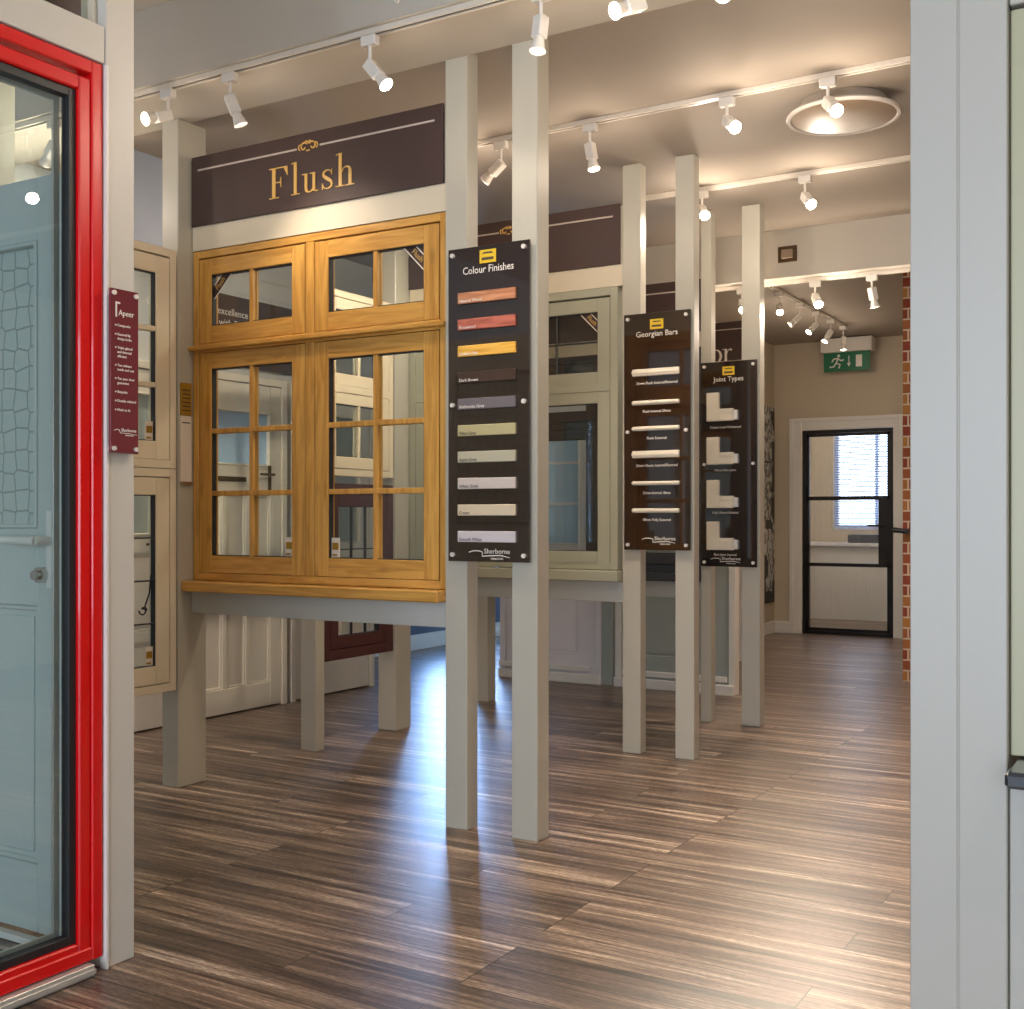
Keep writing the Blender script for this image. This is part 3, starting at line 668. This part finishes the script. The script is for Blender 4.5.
# ------------------------------------------------------------------ boards
def brand(T, u, z, s, par):
    mb = MB()
    mb.stroke([(u - .09 * s, z, .003 * s), (u - .07 * s, z + .006 * s, .004 * s), (u - .045 * s, z + .006 * s, .004 * s), (u - .03 * s, z + .002 * s, .004 * s), (u - .03 * s, z - .014 * s, .004 * s), (u, z - .012 * s, .004 * s), (u + .05 * s, z - .010 * s, .004 * s), (u + .09 * s, z - .018 * s, .002 * s)], T, -.0065, -.0052)
    b = obj('brand_mark', mb, 'lettw', par)
    text('brand_text', 'Sherborne', .027 * s, T, u + .035 * s, -.0058, z - .004 * s, 'lettw', b)
    text('brand_text', 'WINDOWS', .011 * s, T, u + .035 * s, -.0058, z - .027 * s, 'lettw', b)
def board(Y, u0, u1, z0, z1, head, hz, label, lu=None):
    T = TY(Y)
    t = thing('sample_board', label, 'sample board', ((u0 + u1) / 2, Y, z0), 'gloss black sample boards')
    mb = MB(); tbox(mb, T, u0, u1, -.005, .005, z0, z1, .001); obj('panel', mb, 'board', t)
    for uu in (u0 + .022, u1 - .022):
        for z in (z0 + .025, (z0 + z1) / 2 + .0, z1 - .025):
            mb = MB(); mb.cyl(T(uu, -.014, z), T(uu, .0184, z), .009); obj('standoff_bolt', mb, 'bolt', t, smooth=True)
    lu = lu if lu is not None else (u0 + u1) / 2
    mb = MB(); tbox(mb, T, lu - .036, lu + .036, -.0075, -.005, hz + .035, hz + .085); e = obj('emblem', mb, 'yellow', t, 'yellow badge with dark bars')
    mb = MB(); tbox(mb, T, lu - .026, lu + .026, -.0085, -.0075, hz + .046, hz + .056); mb.poly([(lu - .024, hz + .070), (lu + .024, hz + .070), (lu + .018, hz + .076), (lu - .018, hz + .076)], T, -.0085, -.0075)
    obj('emblem_bar', mb, 'lettd', e)
    text('heading', head, .040, T, lu, -.0055, hz, 'lettw', t, maxw=.225)
    return T, t
T, t = board(3.722, -2.50, -2.14, 1.033, 2.227, 'Colour Finishes', 2.125, 'tall black board headed Colour Finishes with ten swatches')
names = [('Natural Wood', 'sw_nat', 'lettw'), ('Rosewood', 'sw_rose', 'lettw'), ('Golden Oak', 'sw_gold', 'lettw'), ('Dark Brown', 'sw_brown', 'lettw'), ('Anthracite Grey', 'sw_anth', 'lettw'),
         ('Olive Grey', 'sw_olive', 'lettd'), ('Agate Grey', 'sw_agate', 'lettd'), ('White Grain', 'sw_wg', 'lettd'), ('Cream', 'sw_cream', 'lettd'), ('Smooth White', 'sw_sw', 'lettd')]
for i, (n, mm, tm) in enumerate(names):
    z = 2.034 - i * .1007
    mb = MB(); tbox(mb, T, -2.450, -2.195, -.017, -.005, z - .021, z + .021, .002)
    s = obj('colour_swatch', mb, mm, t, n.lower() + ' coloured strip')
    text('swatch_text', n, .017, T, -2.442, -.0176, z - .016, tm, s, align='LEFT')
brand(T, -2.315, 1.068, 1, t)
T, t = board(5.382, -2.54, -2.18, 1.037, 2.229, 'Georgian Bars', 2.11, 'black board headed Georgian Bars with six bar samples')
for i, (pb, pl, h, s_) in enumerate([(371.5, 382, .036, '35mm Flush Internal/External'), (402, 410.5, .022, 'Flush Internal 25mm'), (428, 437.5, .022, 'Flush External'), (454, 465, .036, '25mm Ovolo Internal/External'), (483, 492.5, .020, '25mm Internal 18mm'), (510.5, 519.5, .022, '18mm Fully External')]):
    z = zy(656, pb, 5.36); zl = zy(656, pl, 5.36)
    mb = MB(); tbox(mb, T, -2.490, -2.235, -.020, -.005, z - h / 2, z + h / 2, .004); tbox(mb, T, -2.490, -2.235, -.024, -.02, z - h / 6, z + h / 6, .002)
    s = obj('bar_sample', mb, 'bar', t)
    text('sample_text', s_, .019, T, -2.36, -.0058, zl - .007, 'lettw', s, maxw=.225 if i in (0, 3) else .15)
brand(T, -2.35, 1.09, 1, t)
T, t = board(6.432, -2.54, -2.20, .915, 2.105, 'Joint Types', 1.99, 'black board headed Joint Types with four corner samples')
for i, (p0, p1, pl, s_) in enumerate([(392.5, 421, 427, 'Timber Look Mechanical'), (437, 464.5, 470, 'Mitred Butt Joint'), (480, 508, 512.5, 'Fully Mitred Welded'), (521.5, 550, 554.5, 'Butt Joint Internal')]):
    z1_ = zy(722, p0, 6.42); z0_ = zy(722, p1, 6.42); zl = zy(722, pl, 6.42)
    u0_ = -2.497
    mb = MB(); tbox(mb, T, u0_, u0_ + .075, -.03, -.005, z0_, z1_, .003); tbox(mb, T, u0_ + .075, u0_ + .162, -.03, -.005, z0_, z0_ + .07, .003)
    tbox(mb, T, u0_ + .08, u0_ + .162, -.034, -.03, z0_ + .045, z0_ + .065, .001)
    s = obj('corner_sample', mb, 'bar', t)
    mb = MB(); tbox(mb, T, u0_ + .1625, u0_ + .186, -.025, -.005, z0_ + .005, z0_ + .06, .002); ring(mb, T, u0_ + .166, u0_ + .182, z0_ + .012, z0_ + .05, .004, -.027, -.025, 0)
    obj('cut_end', mb, 'white', s)
    text('sample_text', s_, .019, T, -2.39, -.0058, zl - .007, 'lettw', s, maxw=.2)
brand(T, -2.39, .957, 1, t)

# burgundy plaque on the partition post
T = TX(X0 + .016)
t = thing('wall_plaque', 'burgundy plaque headed Apeer on the post beside the red door', 'plaque', (X0 + .012, 2.15, 1.372))
mb = MB(); tbox(mb, T, 2.102, 2.196, -.004, .004, 1.372, 1.81, .001); obj('panel', mb, 'plaque', t)
for u in (2.112, 2.186):
    for z in (1.384, 1.798):
        mb = MB(); mb.cyl(T(u, -.010, z), T(u, .015, z), .0062); obj('standoff_bolt', mb, 'bolt', t, smooth=True)
mb = MB(); tbox(mb, T, 2.118, 2.1225, -.0052, -.004, 1.735, 1.775); tbox(mb, T, 2.1225, 2.133, -.0052, -.004, 1.770, 1.775); obj('brand_bracket', mb, 'lettw', t)
text('brand_text', 'Apeer', .022, T, 2.128, -.0046, 1.740, 'lettw', t, align='LEFT', maxw=.052)
z = 1.71
for ln in (['Composite'], ['Secured by', 'design locks'], ['Triple glazed', 'and thermal', 'efficient'], ['Ten colours', 'inside and out'], ['Ten year door', 'guarantee'], ['Bespoke'], ['Double rebated'], ['Made to fit']):
    mb = MB(); mb.cyl(T(2.1185, -.0052, z + .003), T(2.1185, -.004, z + .003), .0022, seg=10); b = obj('bullet', mb, 'lettw', t)
    for i, q in enumerate(ln): text('bullet_text', q, .0098, T, 2.124, -.0046, z - i * .0115, 'lettw', b, align='LEFT', maxw=.066)
    z -= .0115 * len(ln) + .0125
mb = MB(); z = 1.432
mb.stroke([(2.113, z, .0012), (2.122, z + .003, .0016), (2.13, z + .002, .0016), (2.134, z - .006, .0016), (2.16, z - .006, .0016), (2.19, z - .009, .001)], T, -.0052, -.004); b = obj('brand_mark', mb, 'lettw', t)
text('brand_text', 'Sherborne', .0125, T, 2.137, -.0046, z - .002, 'lettw', b, align='LEFT', maxw=.05)
text('brand_text', 'WINDOWS', .0055, T, 2.150, -.0046, z - .0135, 'lettw', b, align='LEFT')

# blue grey door standing inside, seen through the red framed glass
TI = TY(2.13)
_, lf = panel_door(TI, -3.62, -2.705, 2.16, 'blued', [(.22, .95, 'p', 1), (1.17, 1.98, 'hex', 1)], 'pale blue grey door with leaded obscure glass behind the red framed pane', st=.12, name='panelled_door', z0=.03)
mb = MB()
pts = [(-2.765, 2.116, 1.21), (-2.755, 2.112, 1.17), (-2.75, 2.11, 1.12), (-2.752, 2.112, 1.02), (-2.765, 2.116, .985)]
tbox(mb, TI, -2.775, -2.745, -.012, 0, 1.0, 1.22, .006)
mb.cyl((-2.76, 2.125, 1.135), (-2.76, 2.07, 1.135), .012); mb.cyl((-2.755, 2.072, 1.135), (-2.93, 2.072, 1.138), .013, .011)
obj('handle', mb, 'white', lf, 'white lever handle on a long plate', smooth=True)
mb = MB(); mb.cyl((-2.785, 2.125, 1.04), (-2.785, 2.10, 1.04), .022); mb.cyl((-2.785, 2.10, 1.04), (-2.785, 2.085, 1.04), .013); obj('lock_cylinder', mb, 'chrome', lf, smooth=True)
# threshold strip inside
tag(obj('floor_strip', MB().box(-3.7, -2.66, 2.10, 2.129, 0.001, .02, .003), 'skirt'), 'white strip at the foot of the pale blue door', 'floor strip')

# ------------------------------------------------------------------ right hand column, sill and window
struct('wall_right_column', MB().box(-.4635, -.381, 2.2, 2.36, 0, 3.285, .002).box(-.379, -.2985, 2.2, 2.36, 0, 3.285, .002).box(-.45, -.31, 2.203, 2.35, 0, 3.285), 'rightp')
struct('wall_right_partition', MB().box(-.297, 1.3, 2.215, 2.34, 0, .738, .002).box(-.297, 1.3, 2.215, 2.34, 2.105, 3.285, .002).box(1.0, 3.05, 2.22, 2.34, .738, 2.105), 'rightp')
tag(obj('slate_sill', MB().box(-.288, 1.0, 2.088, 2.34, .747, .775, .006), 'slate'), 'glossy dark slate sill at the right edge', 'sill')
t = thing('display_window', 'olive grey window standing on the slate sill at the right edge', 'window', (.35, 2.25, .778))
T = TY(2.225); cs = [(-.25, .94, .84, 2.04, 1, 1)]
win_frame(t, T, -.2965, .99, .778, 2.10, cs, 'olive', 'olive', fw=.045)
s, r = casement(t, T, cs[0], 'olive', 'olive', sw=.075)

# ------------------------------------------------------------------ end door
t = thing('door_1', 'end door', 'door', (-3.12, 11.9, 0), struct=True)
TE = TY(11.86)
mb = MB(); ring(mb, TE, -3.575, -2.655, .005, 2.095, .035, 0, .07, .002); obj('door_frame', mb, 'black', t)
mb = MB(); a, b = -3.538, -2.692
for (u0, u1, z0, z1) in [(a, a + .03, .02, 2.058), (b - .03, b, .02, 2.058), (a, b, .02, .07), (a, b, 2.03, 2.058), (a, b, 1.376, 1.416), (a, b, .70, .735), (b - .115, b - .03, .735, 1.376)]: tbox(mb, TE, u0, u1, .015, .055, z0, z1)
lf = obj('door_leaf', mb, 'black', t)
mb = MB()
for (z0, z1, u1) in [(1.416, 2.03, b - .03), (.735, 1.376, b - .115), (.07, .70, b - .03)]: tbox(mb, TE, a + .03, u1, .032, .038, z0, z1)
obj('pane', mb, 'reed', lf)
mb = MB(); mb.cyl((b - .06, 11.875, 1.12), (b - .06, 11.83, 1.12), .012); mb.cyl((b - .055, 11.83, 1.12), (b - .21, 11.83, 1.12), .01); obj('door_handle', mb, 'black', lf)
mb = MB()
TA = TY(11.83)
for (u0, u1, z0, z1) in [(-3.70, -3.575, 0, 2.215), (-2.655, -2.56, 0, 2.215), (-3.575, -2.655, 2.097, 2.215)]: tbox(mb, TA, u0, u1, 0, .02, z0, z1, .006)
for (u0, u1, z0, z1) in [(-3.70, -3.66, 0, 2.22), (-2.60, -2.56, 0, 2.22), (-3.66, -2.60, 2.18, 2.22)]: tbox(mb, TA, u0, u1, -.012, 0, z0, z1, .004)
struct('trim_1', mb, 'skirt')
# room behind the end door
struct('wall_far_room', MB().box(-5.4, -3.95, 14.4, 14.55, 0, CZ).box(-2.9, -1.0, 14.4, 14.55, 0, CZ).box(-3.95, -2.9, 14.4, 14.55, 0, 1.05).box(-3.95, -2.9, 14.4, 14.55, 2.3, CZ).box(-5.4, -5.25, 12.0, 14.4, 0, CZ).box(-1.9, -1.75, 12.0, 14.4, 0, CZ), 'wall')
w = thing('window_4', 'far room window', 'window', (-3.42, 14.45, 1.05), struct=True)
mb = MB(); ring(mb, TY(14.42), -3.95, -2.9, 1.05, 2.3, .06, 0, .06); tbox(mb, TY(14.42), -3.45, -3.41, 0, .06, 1.1, 2.25); obj('window_frame', mb, 'skirt', w)
t = thing('window_blind', 'slatted blind added to dim the window behind the end door', 'blind', (-3.42, 14.38, 1.08))
mb = MB()
for k in range(40): mb.box(-3.93, -2.92, 14.375, 14.395, 1.09 + k * .03, 1.105 + k * .03)
obj('slats', mb, mat('blind slats tinted window blue', (150, 168, 205), .6), t); obj('blind_rail', MB().box(-3.95, -2.91, 14.365, 14.40, 2.29, 2.33), 'skirt', t)  # slats added to dim the bright window, its blue put in their colour
t = thing('worktop_cabinet', 'white cabinet with pale top behind the glazed end door', 'cabinet', (-3.6, 13.9, 0))
obj('body', MB().box(-4.6, -2.4, 13.7, 14.35, .0, .86, .004), 'skirt', t); obj('worktop', MB().box(-4.62, -2.38, 13.66, 14.37, .862, .90, .004), 'mauve', t)
mb = MB().box(-3.62, -3.22, 13.8, 14.1, .902, 1.0, .01); tag(obj('printer', mb, 'char'), 'dark low box on the worktop behind the end door', 'box')

# exit sign
t = thing('exit_sign', 'green running man exit sign hanging over the glazed end door', 'exit sign', (-3.1, 11.6, 2.64))
y = 11.62
x0, x1 = ax(823.7, y), ax(870, y)
obj('housing', MB().box(ax(821, y), ax(872.5, y), y - .03, y + .12, 2.845, 2.985, .006), 'white', t)
mb = MB().box(x0, x1, y, y + .012, 2.655, 2.843, .001); pn = obj('panel', mb, 'green', t)
T = TY(y); W_ = x1 - x0; H_ = .188
def P_(u, v): return (x0 + W_ * u, 2.655 + H_ * v)
mb = MB()
mb.cyl(T(P_(.33, 0)[0], -.003, P_(0, .82)[1]), T(P_(.33, 0)[0], 0, P_(0, .82)[1]), .014, seg=16)
for st in [[(.32, .72), (.27, .42)], [(.27, .44), (.36, .36), (.33, .16)], [(.27, .44), (.22, .26), (.13, .24)], [(.31, .70), (.22, .66), (.18, .50)], [(.31, .69), (.38, .56), (.44, .60)]]:
    mb.stroke([P_(*q) + (.014,) for q in st], T, -.003, 0)
obj('running_figure', mb, 'lettw', pn); mb = MB()
mb.stroke([P_(.55, .80) + (.009,), P_(.55, .34) + (.009,)], T, -.003, 0); mb.poly([P_(.51, .42), P_(.55, .22), P_(.59, .42)], T, -.003, 0)
obj('arrow', mb, 'lettw', pn); mb = MB(); mb.poly([P_(.70, .2), P_(.83, .2), P_(.83, .82), P_(.70, .82)], T, -.003, 0)
obj('doorway_mark', mb, 'lettw', pn)

# collage on the corridor wall, fittings on the right
tag(obj('wall_picture', MB().box(-3.868, -3.85, 10.7, 11.80, .32, 2.34), 'collage'), 'tall black and white photo panel left of the end door', 'picture')
t = thing('fire_door', 'dark door leaf folded back between the end door and the brick wall', 'door', (-1.93, 10.2, 0))
obj('leaf', MB().box(-1.905, -1.865, 9.9, 10.75, .01, 2.05, .003), 'wall', t)
mb = MB(); mb.cyl((-1.905, 9.98, 1.05), (-1.96, 9.98, 1.05), .012); mb.cyl((-1.955, 9.98, 1.05), (-1.955, 10.12, 1.05), .01); obj('handle', mb, 'chrome', t)
tag(obj('wall_strip', MB().box(-1.93, -1.865, 10.95, 11.02, 1.55, 2.15, .003), 'maroon'), 'narrow maroon strip on the wall right of the end door', 'panel')
mb = MB(); mb.tube([(-1.93, 9.5, 2.33), (-1.98, 9.5, 2.37), (-2.0, 9.5, 2.31), (-1.99, 9.5, 2.24), (-1.95, 9.5, 2.2), (-1.90, 9.5, 2.25), (-1.865, 9.5, 2.3)], .012); tag(obj('iron_bracket', mb, 'black', smooth=True), 'black scrolled bracket high on the brick edge', 'bracket')
mb = MB(); mb.cyl((-1.87, 8.803, 1.1), (-1.87, 8.72, 1.1), .02); mb.cyl((-1.87, 8.73, 1.1), (-1.96, 8.73, 1.11), .016, .02); tag(obj('lever_handle', mb, 'black', smooth=True), 'black lever on the edge of the brick wall', 'handle')
# sensor on the bulkhead
t = thing('wall_sensor', 'small square grey sensor on the far bulkhead', 'sensor', (-2.24, 7.11, 2.84))
c = ax(787.3, 7.11); z = zy(787.3, 254, 7.11)
obj('plate', MB().box(c - .06, c + .06, 7.108, 7.119, z - .05, z + .05, .003), 'antique', t); obj('cover', MB().box(c - .035, c + .035, 7.098, 7.108, z - .028, z + .028, .004), 'lens', t)
# round fitting
c = (-1.345, 5.06, CZ)
t = thing('ceiling_fitting', 'large round dish shaped fitting on the ceiling', 'ceiling light', (c[0], c[1], CZ - .001))
obj('base', MB().lathe(c, [(0, -.001), (.18, -.001), (.19, -.02), (.195, -.045), (0, -.045)]), 'ceil', t, smooth=True)
obj('rim', MB().lathe(c, [(.18, -.046), (.235, -.054), (.242, -.062), (.236, -.072), (.224, -.072), (.220, -.066), (.18, -.058)]), 'ceil_near', t, smooth=True)
obj('diffuser', MB().lathe(c, [(.219, -.068), (.16, -.080), (.08, -.086), (0, -.088), (0, -.083), (.15, -.072), (.219, -.062)]), 'lens', t, smooth=True)

# ------------------------------------------------------------------ light tracks and spots
def track(axis, a, b, c, z, label):
    t = thing('light_track', label, 'light track', ((a + b) / 2, c, z) if axis == 'x' else (c, (a + b) / 2, z), 'white ceiling light tracks')
    m1, m2 = MB(), MB()
    if axis == 'x':
        m1.box(a, b, c - .018, c - .008, z - .022, z - .001, .001).box(a, b, c + .008, c + .018, z - .022, z - .001, .001).box(a - .004, a, c - .018, c + .018, z - .022, z - .001)
        m2.box(a, b, c - .0075, c + .0075, z - .016, z - .002)
    else:
        m1.box(c - .018, c - .008, a, b, z - .022, z - .001, .001).box(c + .008, c + .018, a, b, z - .022, z - .001, .001)
        m2.box(c - .0075, c + .0075, a, b, z - .016, z - .002)
    obj('channel', m1, 'tracks', t); obj('slot', m2, 'gasket', t)
track('x', -5.0, 2.5, 3.365, 2.97, 'nearest light track, across the top left of the picture')
track('x', -3.85, 1.8, 4.70, CZ, 'second light track, in front of the round ceiling fitting')
track('x', -2.72, 1.2, 5.98, CZ, 'third light track, behind the round ceiling fitting')
track('x', -3.6, 1.2, 7.22, 2.70, 'light track under the far bulkhead')
track('y', 8.75, 10.95, -2.885, CZ, 'short light track running towards the exit sign')
PW = [20]
def spot(x, y, z, a, b, c, lit, label, power=None, drop=.075, tgt=None):
    t = thing('track_spotlight', label, 'spotlight', (x, y, z - .021), 'white spotlights on the tracks')
    d = (RT * a - UP * b - FW * c).normalized()
    q = d.to_track_quat('Z', 'Y').to_matrix()
    z0 = z - .022
    obj('connector', MB().box(x - .033, x + .033, y - .016, y + .016, z0 - .036, z0, .003), 'white', t)
    j = Vector((x, y, z0 - .036 - drop))
    obj('arm', MB().cyl((x, y, z0 - .036), j, .0065, seg=12), 'white', t, smooth=True)
    h = MB().box(-.021, .021, -.021, .021, -.012, .066, .004, rot=q, at=j); obj('head', h, 'white', t)
    e = j + d * .066
    m = MB(); m.cyl(e, e + d * .045, .017, .028, 24, caps=False); m.cyl(e + d * .045, e + d * .047, .028, .026, 24, caps=False); obj('lamp_cup', m, 'white', t, smooth=True)
    obj('bulb', MB().cyl(e + d * .030, e + d * .040, .021, .0245, 24), 'bulb' if lit else 'bulb_off', t)
    power = power or PW[0]
    if power:
        for kind, en, nm in (('SPOT', power * KS, 'spot_beam'), ('POINT', power * KP, 'bulb_glow')):
            l = bpy.data.lights.new(nm, kind); l.energy = en; l.color = (1, .84, .68); l.shadow_soft_size = .03 if kind == 'SPOT' else .025
            if kind == 'SPOT': l.spot_size = math.radians(110); l.spot_blend = 1
            lo = bpy.data.objects.new(nm, l); COL.objects.link(lo); lo.parent = t
            lo.location = e + d * .085 - ORG[t] - Vector((0, 0, 0 if kind == 'SPOT' else .05)); lo.rotation_euler = (-d).to_track_quat('Z', 'Y').to_euler()
KS, KP = 1.35, .09
PW[0] = 20
Y1 = 3.365
spot(ax(168, Y1), Y1, 2.97, -.6, .35, .7, True, 'lit spotlight nearest the left end of the near track', drop=.07, power=12)
spot(ax(230, Y1), Y1, 2.97, .35, .9, -.1, False, 'downturned spotlight, second from the left on the near track', drop=.06, power=12)
spot(ax(370, Y1), Y1, 2.97, .6, .8, .35, True, 'lit spotlight over the right end of the Flush sign', drop=.07, power=11)
spot(ax(541, Y1), Y1, 2.97, -.1, .95, .1, False, 'white spotlight in front of the tallest looking post', drop=.06)
spot(ax(640, Y1), Y1, 2.97, -.75, .4, .5, True, 'lit spotlight cut by the top edge, right of the tallest post', drop=.09)
spot(ax(730, Y1), Y1, 2.97, -.35, .6, .8, True, 'lit spotlight at the very top edge, above the second track', drop=.10)
PW[0] = 44
struct('high_panel', MB().box(-4.56, -4.5, 3.75, 4.60, 2.56, 3.0), mat('pale blue panel', (172, 180, 194), .7))  # blue grey panel added high up to give the bluish wall area
Y2 = 4.70
spot(ax(501, Y2), Y2, CZ, -.6, .5, -.4, False, 'dull spotlight seen between the two nearest tall posts', drop=.07)
spot(ax(590, Y2), Y2, CZ, .15, .95, .1, True, 'spotlight shining down, left of the pair of middle posts', drop=.06)
spot(ax(727, Y2), Y2, CZ, .15, .55, .85, True, 'bright spotlight left of the round ceiling fitting', drop=.06)
spot(ax(828, Y2), Y2, CZ, .1, .6, .8, True, 'bright spotlight in front of the round ceiling fitting', drop=.06)
PW[0] = 62
Y3 = 5.98
spot(ax(702, Y3), Y3, CZ, 0, .5, .8, True, 'lit spotlight beside the top of the slim post', drop=.06)
spot(ax(805, Y3), Y3, CZ, .1, .6, .8, True, 'bright spotlight below the round ceiling fitting', drop=.07)
Y4 = 7.22
spot(ax(742, Y4), Y4, 2.70, -.1, .6, .8, True, 'lit spotlight just left of the farthest tall post', drop=.05)
spot(ax(815, Y4), Y4, 2.70, 0, .6, .8, True, 'bright spotlight below the square sensor', drop=.06)
spot(ax(872, Y4), Y4, 2.70, .2, .95, -.1, False, 'unlit spotlight near the brick wall under the bulkhead', drop=.05)
for i, (y, a, b, c, l, lab) in enumerate([(8.95, -.1, .6, .8, True, 'lit spotlight, nearest of those running towards the exit sign'), (9.50, -.7, .6, .1, False, 'spotlight turned left on the track towards the exit sign, second from its near end'),
        (9.97, -.6, .6, .3, True, 'spotlight in the middle of the track towards the exit sign'), (10.42, -.5, .8, .2, True, 'spotlight last but one on the track towards the exit sign'), (10.85, 0, 1, .05, True, 'spotlight directly above the exit sign')]):
    spot(-2.885, y, CZ, a, b, c, l, lab, power=20)
# unseen track and lamps added to brighten the near room
track('x', -2.4, 2.9, 1.0, 3.285, 'added unseen light track over the near room')
for i, (x, aa) in enumerate([(-1.7, -.9), (-.5, 0), (.8, .6)]):
    spot(x, 1.0, 3.285, aa, 1, .4 if i < 2 else -.6, True, ['added unseen spotlight over the red framed door', 'added unseen spotlight straight above the doorway', 'added unseen spotlight over the slate sill'][i], power=22)
for x, aa, lab in [(-4.75, -.2, 'added spotlight at the hidden left end of the near track'), (-4.35, -.9, 'added unseen spotlight turned to the left wall of doors')]:
    spot(x, Y1, 2.97, aa, .8, -.9, True, lab, power=50)  # hidden spots added to light the doors on the left wall
for x, aa, lab in [(-.55, .3, 'added spotlight of the near track hidden behind the right column'), (.6, .3, 'added unseen spotlight at the right end of the near track')]:
    spot(x, Y1, 2.97, aa, .9, -.2, True, lab)  # extra spots out of view, added for more light on the right
# cable loop over the near track
cx = ax(393, 3.3)
pts = [(cx - .06 + .12 * k / 14, 3.3265, 3.02 + .27 * abs(1 - 2 * k / 14) ** 1.8) for k in range(15)]
tag(obj('cable_loop', MB().tube(pts, .005), 'tracks', smooth=True), 'white cable loop hanging behind the nearest track at the top edge', 'cable')

# ------------------------------------------------------------------ daylight
wd = bpy.data.worlds.new('daylight'); SC.world = wd; wd.use_nodes = True
bg = wd.node_tree.nodes['Background']
bg.inputs[0].default_value = (.70, .82, 1.0, 1); bg.inputs[1].default_value = 6.4
def portal(loc, rot, sx, sy):
    l = bpy.data.lights.new('window_daylight', 'AREA'); l.shape = 'RECTANGLE'; l.size = sx; l.size_y = sy; l.cycles.is_portal = True
    o = bpy.data.objects.new('window_daylight', l); COL.objects.link(o); o.location = loc; o.rotation_euler = rot
H = math.pi / 2
portal((-.1, -4.18, 1.58), (H, 0, 0), 5.5, 2.6)
def sky_light(loc, rot, sx, sy, e, c):
    l = bpy.data.lights.new('sky_light', 'AREA'); l.shape = 'RECTANGLE'; l.size = sx; l.size_y = sy; l.energy = e; l.color = c
    o = bpy.data.objects.new('sky_light', l); COL.objects.link(o); o.location = loc; o.rotation_euler = rot
sky_light((-6.4, 9.47, 1.48), (0, -H, 0), 2.1, 1.5, 135, (.18, .44, 1))
sky_light((-3.42, 14.7, 1.68), (-H, 0, 0), 1.15, 1.3, 2.4, (.34, .5, 1))
l = bpy.data.lights.new('far_room_fill', 'POINT'); l.energy = 45; l.color = (1, .88, .76); l.shadow_soft_size = .1  # unseen fill lamp added to brighten the room behind the end door
o = bpy.data.objects.new('far_room_fill', l); COL.objects.link(o); o.location = (-3.2, 12.8, 2.7)

# ------------------------------------------------------------------ camera
cam = bpy.data.cameras.new('camera'); co = bpy.data.objects.new('camera', cam); COL.objects.link(co)
co.location = (0, 0, CH); co.rotation_euler = (math.pi / 2, 0, TH)
cam.sensor_fit = 'HORIZONTAL'; cam.sensor_width = 36; cam.lens = F / 1024 * 36
cam.shift_y = (CY - 504.5) / 1024; cam.clip_start = .05; cam.clip_end = 100
SC.camera = co
SC.view_settings.view_transform = 'Standard'; SC.view_settings.look = 'None'; SC.view_settings.gamma = 1
SC.view_settings.exposure = 0.38
SC.cycles.max_bounces = 10; SC.cycles.transparent_max_bounces = 24
